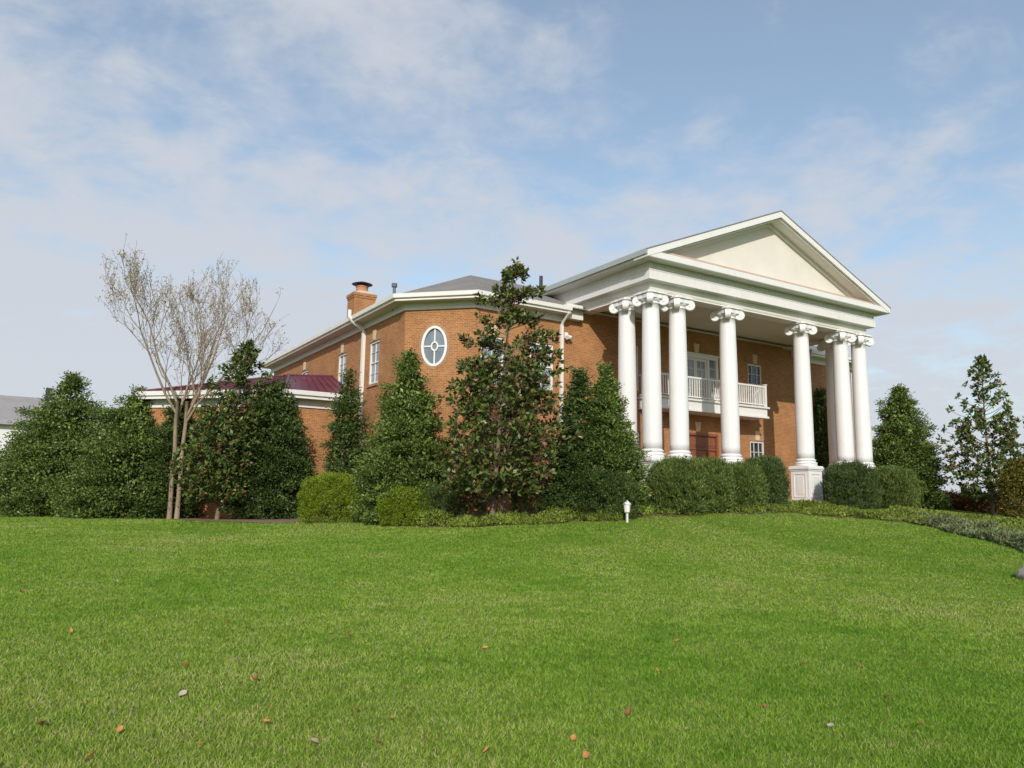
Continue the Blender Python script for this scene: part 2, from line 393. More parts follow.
ax = np.concatenate([-np.geomspace(2500, 62, 16), np.arange(-60, 61, 0.8), np.geomspace(62, 2500, 16)])
gx, gy = np.meshgrid(ax - 4, ax, indexing='ij')
H = ground(gx, gy); nx = len(ax)
V = np.stack([gx, gy, H], -1).reshape(-1, 3)
I = np.arange(nx*nx).reshape(nx, nx)
Fq = np.stack([I[:-1, :-1], I[1:, :-1], I[1:, 1:], I[:-1, 1:]], -1).reshape(-1, 4)
def np_mesh(name, V, Fq):
    me = bpy.data.meshes.new(name); k = Fq.shape[1]
    me.vertices.add(len(V)); me.vertices.foreach_set('co', np.ascontiguousarray(V, np.float32).ravel())
    me.loops.add(Fq.size); me.loops.foreach_set('vertex_index', np.ascontiguousarray(Fq, np.int32).ravel())
    me.polygons.add(len(Fq)); me.polygons.foreach_set('loop_start', np.arange(0, Fq.size, k, dtype=np.int32))
    me.update(calc_edges=True); return me
tag(link('lawn', np_mesh('lawn', V, Fq), M['turf'], smooth=True), kind='structure')

# mulch bed strip behind the lawn edge
E_px = np.array([e[0] for e in EDGE], float); E_d = np.array([e[2] for e in EDGE], float)
def edge_depth(px): return np.interp(px, E_px, E_d) - 1.9*np.exp(-((np.asarray(px, float)-235)/75)**4)
us = np.linspace(-160, 960, 140); ws = np.linspace(0, 1, 14)
VV = []
for u in us:
    d0 = edge_depth(u); jit = 0.18*math.sin(u*0.09)+0.12*math.sin(u*0.23+1)
    width = np.interp(u, [-160, 430, 650, 900, 960], [9, 6.5, 3.4, 1.6, 1.0])
    for w in ws:
        p = pt(u, 505, d0 + jit + w*width); VV.append((p[0], p[1], gz(p[0], p[1]) + 0.025))
I = np.arange(len(us)*len(ws)).reshape(len(us), len(ws))
Fq = np.stack([I[:-1, :-1], I[1:, :-1], I[1:, 1:], I[:-1, 1:]], -1).reshape(-1, 4)
tag(link('mulch_bed', np_mesh('mulch_bed', np.array(VV), Fq), M['mulch'], smooth=True), kind='structure')

# ------------------------------------------------------------------ grass (nobody could count it)
def blades(n):
    px = rng.uniform(-430, 1460, n)
    a, bb = 3.6**0.4, 41.0**0.4
    d = (a + (bb-a)*rng.random(n))**2.5
    keep = d < edge_depth(px) + 0.15*np.sin(px*0.09) + rng.normal(0, 0.12, n)
    px = px[keep]; d = d[keep]
    P = CAM + (FW + RT*((px-512)/F_PX)[:, None] + UP*((384-505)/F_PX))*d[:, None]
    P[:, 2] = ground(P[:, 0], P[:, 1])
    n = len(d)
    clump = 0.5+0.5*np.sin(P[:, 0]*3.1+np.sin(P[:, 1]*2.3)*1.5)*np.sin(P[:, 1]*2.7+np.sin(P[:, 0]*1.9)*1.7)
    h = (0.016 + 0.020*rng.random(n) + 0.014*clump)*(1 + 0.012*d)
    w = 0.0016 + 0.00078*d
    a = rng.uniform(0, 2*np.pi, n); lean = rng.uniform(0.3, 1.3, n)
    s = np.stack([np.cos(a), np.sin(a), 0*a], 1)*w[:, None]
    a2 = rng.uniform(0, 2*np.pi, n)
    tip = P + np.stack([np.cos(a2)*lean*h, np.sin(a2)*lean*h, h*(1-0.35*lean)], 1)
    P = P - np.array([0, 0, 0.008])
    V = np.stack([P-s, P+s, tip], 1).reshape(-1, 3)
    return np_mesh('grass', V, np.arange(len(V)).reshape(-1, 3))
tag(link('lawn_grass', blades(1250000), M['grass']), 'short green mown grass covering the sloping lawn', 'grass', kind='stuff')

# ------------------------------------------------------------------ the mansion
mansion = empty('brick_mansion', (0, 0, 0))
tag(mansion, 'orange brick mansion with white two-storey columned portico and grey hip roof', 'house')
D = 4.55
def wall_tf(o, tx, ty):
    """(u along wall, d outward, z) -> world; outward is to the right of the direction"""
    return lambda u, d, z: (o[0]+tx*u+ty*d, o[1]+ty*u-tx*d, z)
front_tf = lambda u, d, z: (u, D-d, z)
side_tf = lambda u, d, z: (-8.35-d, u, z)                    # u = world Y
q = math.sqrt(0.5)
cham_tf = lambda u, d, z: (-8.35+u*q-d*q, 6.85-u*q-d*q, z)   # u from the long wall towards the front wall
CH = 2.3*math.sqrt(2)
def wall_with_holes(mb, tf, u0, u1, z0, z1, holes, depth=0.14):
    us = sorted({u0, u1, *[h[0] for h in holes], *[h[1] for h in holes]})
    zs = sorted({z0, z1, *[h[2] for h in holes], *[h[3] for h in holes]})
    for a, b_ in zip(us[:-1], us[1:]):
        for c, d_ in zip(zs[:-1], zs[1:]):
            um, zm = (a+b_)/2, (c+d_)/2
            if any(h[0] < um < h[1] and h[2] < zm < h[3] for h in holes): continue
            mb.add([tf(a, 0, c), tf(b_, 0, c), tf(b_, 0, d_), tf(a, 0, d_)], [(0, 1, 2, 3)])
    for a, b_, c, d_ in holes:
        o = [tf(a, 0, c), tf(b_, 0, c), tf(b_, 0, d_), tf(a, 0, d_)]; i = [tf(a, -depth, c), tf(b_, -depth, c), tf(b_, -depth, d_), tf(a, -depth, d_)]
        for k in range(4):
            k2 = (k+1) % 4; mb.add([o[k], o[k2], i[k2], i[k]], [(0, 1, 2, 3)])
def wall_obj(mb, name, parent, mat):
    me = bpy.data.meshes.new(name); me.from_pydata(mb.v, [], mb.f); me.update(); box_uv(me)
    return link(name, me, mat, parent)

WIN_FRONT = [(-3.18, -1.88, 4.9, 7.05), (-5.75, -4.55, 4.9, 7.05), (2.2, 3.35, 5.35, 7.6), (11.35, 12.5, 5.35, 7.6),
             (2.2, 3.35, 0.9, 3.3), (11.35, 12.5, 0.9, 3.3), (19.0, 20.2, 4.9, 7.05)]
DOOR_LO = (5.85, 8.85, 0.0, 3.5); DOOR_UP = (5.75, 8.95, 5.02, 7.62)
WIN_SIDE = [(9.72, 10.92, 5.3, 7.4), (14.15, 15.35, 5.3, 7.45), (20.6, 21.8, 5.3, 7.4)]
mb = MB()
wall_with_holes(mb, front_tf, -6.05, -0.6, -1.6, 8.4, [w for w in WIN_FRONT if w[1] < -0.6])
wall_with_holes(mb, front_tf, -0.6, 15.3, -1.6, 9.0, [w for w in WIN_FRONT if -0.6 < w[0] < 15] + [DOOR_LO, DOOR_UP])
wall_with_holes(mb, front_tf, 15.3, 20.75, -1.6, 8.4, [w for w in WIN_FRONT if w[0] > 15.3])
wall_with_holes(mb, side_tf, 6.85, 28.0, -1.8, 8.4, WIN_SIDE)
# chamfer wall with its oval opening
OU, OZ, OA, OB = (-7.36+8.35)/q, 6.55, 0.60, 0.91
tile = (OU-1.0, OU+1.0, OZ-1.25, OZ+1.25)
def cells(mb, tf, u0, u1, z0, z1, hole):
    us = [u0, hole[0], hole[1], u1]; zs = [z0, hole[2], hole[3], z1]
    for i in range(3):
        for j in range(3):
            if i == 1 and j == 1: continue
            mb.add([tf(us[i], 0, zs[j]), tf(us[i+1], 0, zs[j]), tf(us[i+1], 0, zs[j+1]), tf(us[i], 0, zs[j+1])], [(0, 1, 2, 3)])
cells(mb, cham_tf, 0, CH, -1.6, 8.4, tile)
K = 48; ang = [2*math.pi*k/K for k in range(K)]
ang = sorted(ang + [math.atan2(s1*1.25, s2*1.0) % (2*math.pi) for s1 in (1, -1) for s2 in (1, -1)])
K = len(ang); ins = []; outr = []; dee = []
for a_ in ang:
    c_, s_ = math.cos(a_), math.sin(a_); k_ = min(1.0/abs(c_) if abs(c_) > 1e-6 else 9, 1.25/abs(s_) if abs(s_) > 1e-6 else 9)
    # same angle on the ellipse
    r_ = 1/math.sqrt((c_/OA)**2 + (s_/OB)**2)
    ins.append(cham_tf(OU+r_*c_, 0, OZ+r_*s_)); dee.append(cham_tf(OU+r_*c_, -0.1, OZ+r_*s_)); outr.append(cham_tf(OU+k_*c_, 0, OZ+k_*s_))
for k in range(K):
    k2 = (k+1) % K
    mb.add([outr[k], outr[k2], ins[k2], ins[k]], [(0, 1, 2, 3)]); mb.add([ins[k], ins[k2], dee[k2], dee[k]], [(0, 1, 2, 3)])
# right-hand chamfer and far walls
mb.add([(20.75, D, -1.6), (23.05, 6.85, -1.6), (23.05, 6.85, 8.4), (20.75, D, 8.4)], [(0, 1, 2, 3)])
mb.add([(23.05, 6.85, -1.6), (23.05, 28, -1.6), (23.05, 28, 8.4), (23.05, 6.85, 8.4)], [(0, 1, 2, 3)])
mb.add([(-8.35, 28, -1.8), (23.05, 28, -1.8), (23.05, 28, 8.4), (-8.35, 28, 8.4)], [(0, 1, 2, 3)])
wall = wall_obj(mb, 'wall', mansion, M['brick'])
# brick rowlock ring round the oval window, slightly recessed look: thin ring proud of the wall
mb = MB()
def ring(mb, tf, u, z, a0, b0, a1, b1, d0, d1, n=56):
    vs = []; fs = []
    for k in range(n):
        c_, s_ = math.cos(2*math.pi*k/n), math.sin(2*math.pi*k/n)
        vs += [tf(u+a0*c_, d0, z+b0*s_), tf(u+a1*c_, d0, z+b1*s_), tf(u+a1*c_, d1, z+b1*s_), tf(u+a0*c_, d1, z+b0*s_)]
    for k in range(n):
        k2 = (k+1) % n
        for j in range(4): j2 = (j+1) % 4; fs.append((k*4+j, k2*4+j, k2*4+j2, k*4+j2))
    mb.add(vs, fs)
ring(mb, cham_tf, OU, OZ, OA+0.005, OB+0.005, OA+0.12, OB+0.12, -0.02, 0.015)
mb.build('window_surround', M['brick_trim'], mansion, uv=True)
mb = MB(); ring(mb, cham_tf, OU, OZ, OA-0.115, OB-0.115, OA-0.002, OB-0.002, -0.10, 0.035)
ring(mb, cham_tf, OU, OZ, 0.11, 0.15, 0.17, 0.22, -0.085, -0.02)
for a_, b_ in (((OU-0.03, OZ+0.21), (OU+0.03, OZ+OB-0.1)), ((OU-0.03, OZ-OB+0.1), (OU+0.03, OZ-0.21)),
               ((OU+0.16, OZ-0.03), (OU+OA-0.1, OZ+0.03)), ((OU-OA+0.1, OZ-0.03), (OU-0.16, OZ+0.03))):
    mb.box((a_[0], -0.085, a_[1]), (b_[0], -0.03, b_[1]), cham_tf)
ow = mb.build('oval_window', M['white'], mansion)
mb = MB(); mb.add([cham_tf(OU+(OA-0.08)*math.cos(2*math.pi*k/48), -0.08, OZ+(OB-0.08)*math.sin(2*math.pi*k/48)) for k in range(48)], [tuple(range(48))])
mb.build('pane', M['glass_light'], ow)

def window(tf, u0, u1, z0, z1, glass='glass', sill=True, key=True, name='window', cols=2, rows=4, sash=True):
    mb = MB(); fw = 0.09; d0, d1 = -0.13, -0.035
    mb.box((u0, d0, z0), (u0+fw, d1, z1), tf); mb.box((u1-fw, d0, z0), (u1, d1, z1), tf)
    mb.box((u0+fw, d0, z1-fw), (u1-fw, d1, z1), tf); mb.box((u0+fw, d0, z0), (u1-fw, d1, z0+fw), tf)
    zm = (z0+z1)/2
    if sash: mb.box((u0+fw, d0, zm-0.03), (u1-fw, d1-0.015, zm+0.03), tf)
    for i in range(1, cols):
        u = u0+(u1-u0)*i/cols; mb.box((u-0.012, d0+0.02, z0+fw), (u+0.012, d1-0.03, z1-fw), tf)
    for j in range(1, rows):
        z = z0+(z1-z0)*j/rows
        if sash and abs(z-zm) < 0.05: continue
        mb.box((u0+fw, d0+0.022, z-0.012), (u1-fw, d1-0.032, z+0.012), tf)
    w = mb.build(name, M['white'], mansion)
    MB().add([tf(u0+0.02, -0.105, z0+0.02), tf(u1-0.02, -0.105, z0+0.02), tf(u1-0.02, -0.105, z1-0.02), tf(u0+0.02, -0.105, z1-0.02)], [(0, 1, 2, 3)]).build('pane', M[glass], w)
    if sill: MB().box((u0-0.08, -0.1, z0-0.12), (u1+0.08, 0.06, z0-0.002), tf).build('sill', M['brick_trim'], w, uv=True)
    if key:
        um = (u0+u1)/2; zt = z1+0.05
        mb = MB(); vs = []
        for dd in (-0.01, 0.05):
            vs += [tf(um-0.13, dd, zt), tf(um+0.13, dd, zt), tf(um+0.2, dd, zt+0.5), tf(um-0.2, dd, zt+0.5)]
        mb.add(vs, [(0,1,2,3),(7,6,5,4),(0,4,5,1),(1,5,6,2),(2,6,7,3),(3,7,4,0)])
        mb.build('keystone', M['stone'], w)
        mb = MB(); vs = []
        for dd in (-0.01, 0.018):
            vs += [tf(u0-0.05, dd, z1+0.003), tf(u1+0.05, dd, z1+0.003), tf(u1+0.25, dd, z1+0.4), tf(u0-0.25, dd, z1+0.4)]
        mb.add(vs, [(0,1,2,3),(7,6,5,4),(0,4,5,1),(1,5,6,2),(2,6,7,3),(3,7,4,0)])
        mb.build('lintel', M['brick_trim'], w, uv=True)
    return w
for w in WIN_FRONT:
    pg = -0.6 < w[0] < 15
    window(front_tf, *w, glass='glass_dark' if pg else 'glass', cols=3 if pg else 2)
for w in WIN_SIDE: window(side_tf, *w)

# doors
def entrance():
    u0, u1, z0, z1 = DOOR_LO; tf = front_tf; mb = MB(); fw = 0.14
    mb.box((u0, -0.14, z0), (u0+fw, 0.03, z1), tf); mb.box((u1-fw, -0.14, z0), (u1, 0.03, z1), tf); mb.box((u0+fw, -0.14, z1-fw), (u1-fw, 0.03, z1), tf)
    mb.box((u0+fw, -0.14, 2.62), (u1-fw, 0.0, 2.74), tf)
    for u in (6.6, 8.1): mb.box((u-0.05, -0.14, z0), (u+0.05, 0.0, 2.62), tf)
    fr = mb.build('entrance_door', M['wood'], mansion); tag(fr, 'panelled reddish wood double door')
    for a, b_ in ((6.655, 7.345), (7.355, 8.045)):
        mb = MB(); mb.box((a, -0.10, 0.02), (b_, -0.05, 2.61), tf)
        for c, d_ in ((0.2, 1.05), (1.2, 2.45)):
            mb.box((a+0.12, -0.05, c), (b_-0.12, -0.028, d_), tf)
        mb.build('door_leaf', M['wood'], fr, bevel=0.008)
        uu = 7.28 if b_ < 7.4 else 7.42
        MB().tube([tf(uu, -0.02, 0.95), tf(uu, 0.02, 1.0), tf(uu, 0.02, 1.2), tf(uu, -0.02, 1.25)], 0.015).build('handle', M['metal'], fr)
    mb = MB()
    for a, b_, c, d_ in ((6.0, 6.54, 0.1, 2.6), (8.16, 8.7, 0.1, 2.6), (6.0, 8.7, 2.76, 3.34)):
        mb.box((a, -0.11, c), (b_, -0.07, d_), tf); mb.box((a+0.1, -0.07, c+0.1), (b_-0.1, -0.045, d_-0.1), tf)
    mb.build('side_panel', M['wood'], fr)
entrance()
def balcony_door():
    u0, u1, z0, z1 = DOOR_UP; tf = front_tf; mb = MB(); fw = 0.16
    mb.box((u0, -0.14, z0), (u0+fw, 0.05, z1), tf); mb.box((u1-fw, -0.14, z0), (u1, 0.05, z1), tf); mb.box((u0+fw, -0.14, z1-fw), (u1-fw, 0.05, z1), tf)
    mb.box((u0-0.06, 0.0, z1+0.002), (u1+0.06, 0.1, z1+0.1), tf)
    for u in (6.45, 8.25): mb.box((u-0.07, -0.14, z0), (u+0.07, 0.02, z1-fw), tf)
    for a, b_ in ((u0+fw, 6.38), (8.32, u1-fw)):
        mb.box((a, -0.12, z0), (b_, -0.04, z0+0.75), tf)
        for z in (5.95, 6.5, 7.0): mb.box((a, -0.1, z-0.015), (b_, -0.06, z+0.015), tf)
    fr = mb.build('balcony_door', M['white'], mansion); tag(fr, 'white framed French door on the balcony')
    for a, b_ in ((6.525, 7.345), (7.355, 8.175)):
        mb = MB()
        mb.box((a, -0.10, z0+0.02), (a+0.11, -0.05, z1-fw-0.01), tf); mb.box((b_-0.11, -0.10, z0+0.02), (b_, -0.05, z1-fw-0.01), tf)
        mb.box((a+0.11, -0.10, z0+0.02), (b_-0.11, -0.05, z0+0.3), tf); mb.box((a+0.11, -0.10, z1-fw-0.13), (b_-0.11, -0.05, z1-fw-0.01), tf)
        mb.box(((a+b_)/2-0.015, -0.095, z0+0.3), ((a+b_)/2+0.015, -0.06, z1-fw-0.13), tf)
        for z in (5.85, 6.4, 6.9): mb.box((a+0.11, -0.094, z-0.015), (b_-0.11, -0.061, z+0.015), tf)
        mb.build('door_leaf', M['white'], fr)
    mb = MB()
    for a, b_, c in ((u0+0.1, 6.4, 5.75), (6.6, 7.3, 5.25), (7.4, 8.1, 5.25), (8.3, u1-0.1, 5.75)):
        mb.add([tf(a, -0.085, c), tf(b_, -0.085, c), tf(b_, -0.085, z1-0.2), tf(a, -0.085, z1-0.2)], [(0, 1, 2, 3)])
    mb.build('pane', M['glass'], fr)
    for zt in (7.72, 3.56):
        mb = MB(); vs = []
        for dd in (0.0, 0.06): vs += [tf(7.22, dd, zt), tf(7.48, dd, zt), tf(7.57, dd, zt+0.5), tf(7.13, dd, zt+0.5)]
        mb.add(vs, [(0,1,2,3),(7,6,5,4),(0,4,5,1),(1,5,6,2),(2,6,7,3),(3,7,4,0)]).build('keystone', M['stone'], mansion)
balcony_door()

# balcony
def balcony():
    x0, x1, yf, yb = 3.32, 11.38, 3.35, D-0.01
    mb = MB(); mb.box((x0, yf, 4.52), (x1, yb, 5.0)); mb.box((x0-0.07, yf-0.07, 4.42), (x1+0.07, yb, 4.52)); mb.box((x0-0.1, yf-0.1, 4.94), (x1+0.1, yb, 5.03))
    bal = mb.build('balcony', M['white'], mansion)
    mb = MB(); yr = yf+0.06
    for z0, z1, h in ((6.08, 6.17, 0.05), (5.12, 5.18, 0.03)):
        mb.box((x0+0.05, yr-h, z0), (x1-0.05, yr+h, z1))
        for x in (x0+0.06, x1-0.06): mb.box((x-h, yr+h, z0), (x+h, yb, z1))
    mb.build('railing', M['white'], bal)
    for x in (x0+0.06, x1-0.06):
        mb = MB().box((x-0.065, yr-0.065, 5.03), (x+0.065, yr+0.065, 6.22)); mb.box((x-0.09, yr-0.09, 6.22), (x+0.09, yr+0.09, 6.27)); mb.build('post', M['white'], bal)
    b0 = MB().box((-0.025, -0.025, 5.18), (0.025, 0.025, 6.08)).build('baluster', M['white'], bal)
    pos = [(x, yr) for x in np.arange(x0+0.24, x1-0.15, 0.165)]
    pos += [(x, y) for x in (x0+0.06, x1-0.06) for y in np.arange(yr+0.17, yb-0.05, 0.165)]
    for i, (x, y) in enumerate(pos):
        o = b0 if i == 0 else b0.copy()
        if i: COL.objects.link(o); o.parent = bal
        o.location = (x, y, 0)
balcony()

# portico floor
mb = MB(); mb.box((-0.85, -0.85, -0.9), (15.55, D, -0.06)); mb.build('portico_plinth', M['brick'], mansion, uv=True)
mb = MB(); mb.box((-0.9, -0.9, -0.06), (15.6, D, 0.0)); mb.build('portico_floor', M['brick_trim'], mansion, uv=True)

# columns
def column_parts():
    P = 1.015/2; zp = 1.73
    mb = MB()
    mb.box((-P-0.03, -P-0.03, 0), (P+0.03, P+0.03, 0.1)); mb.box((-P, -P, 0.1), (P, P, 1.5))
    mb.box((-P-0.035, -P-0.035, 1.5), (P+0.035, P+0.035, 1.57)); mb.box((-P-0.075, -P-0.075, 1.57), (P+0.075, P+0.075, 1.67)); mb.box((-P-0.045, -P-0.045, 1.67), (P+0.045, P+0.045, zp))
    for s in range(4):
        ca, sa = math.cos(s*math.pi/2), math.sin(s*math.pi/2)
        tf = lambda u, d, z: (ca*u - sa*(-P-d), sa*u + ca*(-P-d), z)
        for a, b_ in (((-0.36, 0.22), (-0.31, 1.38)), ((0.31, 0.22), (0.36, 1.38)), ((-0.31, 0.22), (0.31, 0.27)), ((-0.31, 1.33), (0.31, 1.38))):
            mb.box((a[0], -0.005, a[1]), (b_[0], 0.022, b_[1]), tf)
        mb.box((-0.20, -0.005, 0.38), (0.20, 0.012, 1.22), tf)
    ped = mb
    prof = [(0.52, zp), (0.52, zp+0.08)]
    for k in range(7): a = -math.pi/2 + math.pi*k/6; prof.append((0.475+0.055*math.cos(a), zp+0.135+0.055*math.sin(a)))
    prof += [(0.44, zp+0.2), (0.435, zp+0.24)]
    for k in range(7): a = -math.pi/2 + math.pi*k/6; prof.append((0.435+0.04*math.cos(a), zp+0.28+0.04*math.sin(a)))
    prof += [(0.42, zp+0.33), (0.415, zp+0.36)]
    base = MB().lathe(prof, n=40)
    prof = []
    z0, z1 = zp+0.355, 8.28
    for k in range(21):
        f = k/20; r = 0.412 - 0.055*max(0, (f-0.25)/0.75)**1.6; prof.append((r, z0+(z1-z0)*f))
    prof += [(0.385, 8.285), (0.385, 8.33), (0.36, 8.34), (0.36, 8.4)]
    shaft = MB().lathe(prof, n=40)
    cap = MB()
    cap.lathe([(0.36, 8.36), (0.44, 8.44), (0.46, 8.5), (0.40, 8.55), (0.40, 8.62)], n=32)          # echinus
    # concave-sided abacus
    poly = []
    for s in range(4):
        a0 = math.pi/4 + s*math.pi/2
        c0 = Vector((math.cos(a0), math.sin(a0))); tn = Vector((-c0.y, c0.x))
        for w in (-0.09, 0.09): poly.append(tuple(c0*0.71 + tn*w*0.7))
        am = a0 + math.pi/4
        for da in (-0.3, 0, 0.3): rr = 0.53 + 0.05*(abs(da)/0.3); poly.append((rr*math.cos(am+da), rr*math.sin(am+da)))
    cap.prism(poly, 8.70, 8.78, 'z'); cap.prism([(x*0.88, y*0.88) for x, y in poly], 8.50, 8.69, 'z')
    vol = []
    for s in range(4):
        a0 = math.pi/4 + s*math.pi/2; e = Vector((math.cos(a0), math.sin(a0), 0)); tn = Vector((-e.y, e.x, 0))
        mb = MB(); c = e*0.56 + Vector((0, 0, 8.44))
        # scroll: spiral band with thickness across the diagonal
        n = 44; vs = []; fs = []
        for k in range(n):
            th = math.pi/2 - 2*math.pi*2.2*k/(n-1); r = 0.235*(1-0.82*k/(n-1)); r2 = max(r-0.066, 0.01)
            hw = 0.13 - 0.02*k/(n-1)
            for rr, h in ((r, hw), (r, -hw), (r2, -hw*0.8), (r2, hw*0.8)):
                p = c + e*(rr*math.cos(th)) + Vector((0, 0, rr*math.sin(th))) + tn*h; vs.append(tuple(p))
        for k in range(n-1):
            for j in range(4): j2 = (j+1) % 4; fs.append((k*4+j, (k+1)*4+j, (k+1)*4+j2, k*4+j2))
        fs += [(0, 1, 2, 3), tuple((n-1)*4+j for j in range(4))]
        mb.add(vs, fs)
        # solid eye disc and the band running back to the neck
        for hw, r in ((0.112, 0.215), (0.14, 0.06)):
            vs = []; m_ = 20
            for h in (-hw, hw):
                for k in range(m_): vs.append(tuple(c + e*(r*math.cos(2*math.pi*k/m_)) + Vector((0, 0, r*math.sin(2*math.pi*k/m_))) + tn*h))
            mb.add(vs, [tuple(range(m_)), tuple(range(m_, 2*m_))] + [(k, (k+1) % m_, m_+(k+1) % m_, m_+k) for k in range(m_)])
        vs = []
        for rr, z_ in ((0.62, 8.655), (0.28, 8.63), (0.28, 8.52), (0.60, 8.50)):
            for h in (0.1, -0.1): vs.append(tuple(e*rr + tn*h + Vector((0, 0, z_))))
        mb.add(vs, [(0,1,3,2),(2,3,5,4),(4,5,7,6),(6,7,1,0),(0,2,4,6),(1,7,5,3)])
        vol.append(mb)
    return ped, base, shaft, cap, vol
ped, base, shaft, cap, vol = column_parts()
c0 = shaft.build('column', M['column'], mansion, smooth=True)
ped.build('pedestal', M['column'], c0, bevel=0.008); base.build('base', M['column'], c0, smooth=True)
for vmb in vol: cap.add(vmb.v, vmb.f)
cap.build('capital', M['column'], c0)
spots = [(0, 0), (1.56, 0), (4.73, 0), (9.97, 0), (13.14, 0), (14.7, 0), (0, 1.56), (14.7, 1.56)]
for i, (x, y) in enumerate(spots):
    o = c0
    if i:
        o = c0.copy(); COL.objects.link(o); o.parent = mansion
        for ch in list(c0.children): k = ch.copy(); COL.objects.link(k); k.parent = o
    o.location = (x, y, 0)

# entablature
path = [(0, D), (0, 0), (14.7, 0), (14.7, D)]
path2 = [(0, 7.2), (0, 0), (14.7, 0), (14.7, 7.2)]
mb = MB()
mb.sweep(path2, [(-0.35, 8.782), (0.28, 8.782), (0.28, 9.0), (0.31, 9.02), (0.31, 9.22), (0.64, 9.22), (0.64, 9.60), (0.66, 9.62), (0.66, 9.65), (-0.35, 9.65)])
mb.sweep(path2, [(-0.30, 9.652), (0.60, 9.652), (0.60, 9.95), (-0.30, 9.95)])
ent = mb.build('entablature', M['white'], mansion)
mb = MB()
for x in np.arange(-0.58, 15.25, 0.125): mb.box((x, -0.625, 9.72), (x+0.07, -0.59, 9.92))
mb.build('dentil_course', M['white'], ent)
mb = MB()
mb.sweep(path2, [(-0.3, 9.952), (1.12, 9.952), (1.15, 9.98), (1.15, 10.24), (-0.3, 10.24)])
mb.build('cornice', M['white'], ent)
# gutters along the two eaves of the portico roof
for sx in (-1, 1):
    cx_ = 7.35 + sx*8.506
    MB().box((cx_, -1.16, 10.06), (cx_ + sx*0.10, 6.7, 10.285)).build('portico_gutter', M['gutter_grey'], mansion)
# pediment
XL, XR, XM, ZB, ZA = -1.2, 15.9, 7.35, 10.242, 13.74
sl = (ZA-10.24)/(XM-XL)
def rake(mb, lo, top, y0, y1, xin):
    """band under the gable line, from `top` to `lo` below it"""
    for s in (-1, 1):
        xe = XM + s*(XM-XL-xin)
        ze = ZA - sl*(XM-XL-xin)
        mb.prism([(xe, ze-top), (XM, ZA-top), (XM, ZA-lo), (xe + (-s)*0.0, ze-lo)], y0, y1, 'y')
mb = MB()
rake(mb, 0.29, 0.0, -1.17, -0.30, 0.0); rake(mb, 0.36, 0.302, -1.05, -0.30, 0.6); rake(mb, 0.52, 0.362, -0.48, -0.30, 1.2)
ped_ = mb.build('pediment', M['white'], mansion)
zt = 10.30
mb = MB().prism([(XL+0.9, zt), (XR-0.9, zt), (XM, ZA-0.36)], -0.36, -0.20, 'y')
mb.build('tympanum', M['cream'], ped_)
mb = MB().prism([(-0.98, 10.244), (-0.365, 10.244), (-0.365, 10.46), (-0.98, 10.40)], XL+0.75, XR-0.75, 'x'); mb.build('ledge', M['flashing'], ped_)
# portico roof
mb = MB()
for s in (-1, 1):
    xe = XM + s*(XM-XL+0.05)
    ze = ZA + 0.006 - sl*(XM-XL+0.05)
    vs = [(xe, -1.19, ze), (XM, -1.19, ZA+0.006), (XM, 12, ZA+0.006), (xe, 12, ze)]
    vs += [(a, b_, c-0.0+0.05) for a, b_, c in vs]
    mb.add(vs, [(0,1,2,3),(7,6,5,4),(0,4,5,1),(1,5,6,2),(2,6,7,3),(3,7,4,0)])
mb.add([(XL, 11.95, 9), (XR, 11.95, 9), (XR, 11.95, 10.2), (XM, 11.95, ZA), (XL, 11.95, 10.2)], [(0, 1, 2, 3, 4)])
mb.build('portico_roof', M['shingle'], mansion)
# ceiling
MB().box((-0.3, -0.3, 8.86), (15.0, D-0.003, 8.95)).build('portico_ceiling', M['ceiling'], mansion)
# white return blocks where the wing cornice dies into the portico
for a, b_ in ((-1.36, -0.42), (15.12, 16.06)):
    MB().box((a, D-0.36, 8.35), (b_, D+0.35, 9.05)).build('cornice_return', M['white'], mansion)

# wing cornices, gutters
for sgn in (0, 1):
    mp = (lambda x: x) if sgn == 0 else (lambda x: 14.7-x)
    pth = [(-8.35, 28.7), (-8.35, 6.85), (-6.05, D), (-1.33, D)]
    pth = [(mp(a), b_) for a, b_ in pth]
    if sgn: pth = pth[::-1]
    mb = MB(); mb.sweep(pth, [(-0.02, 8.2), (0.08, 8.2), (0.08, 8.30), (0.045, 8.32), (0.045, 8.52), (-0.02, 8.52)]); mb.build('frieze_board', M['white'], mansion)
    mb = MB(); mb.sweep(pth, [(-0.02, 8.522), (0.60, 8.522), (0.60, 8.56), (-0.02, 8.56)]); mb.build('soffit', M['soffit'], mansion)
    mb = MB(); mb.sweep(pth, [(0.58, 8.50), (0.64, 8.50), (0.64, 8.60), (0.74, 8.62), (0.76, 8.80), (0.62, 8.80), (0.62, 8.70), (0.58, 8.70)]); mb.build('gutter', M['gutter'], mansion)
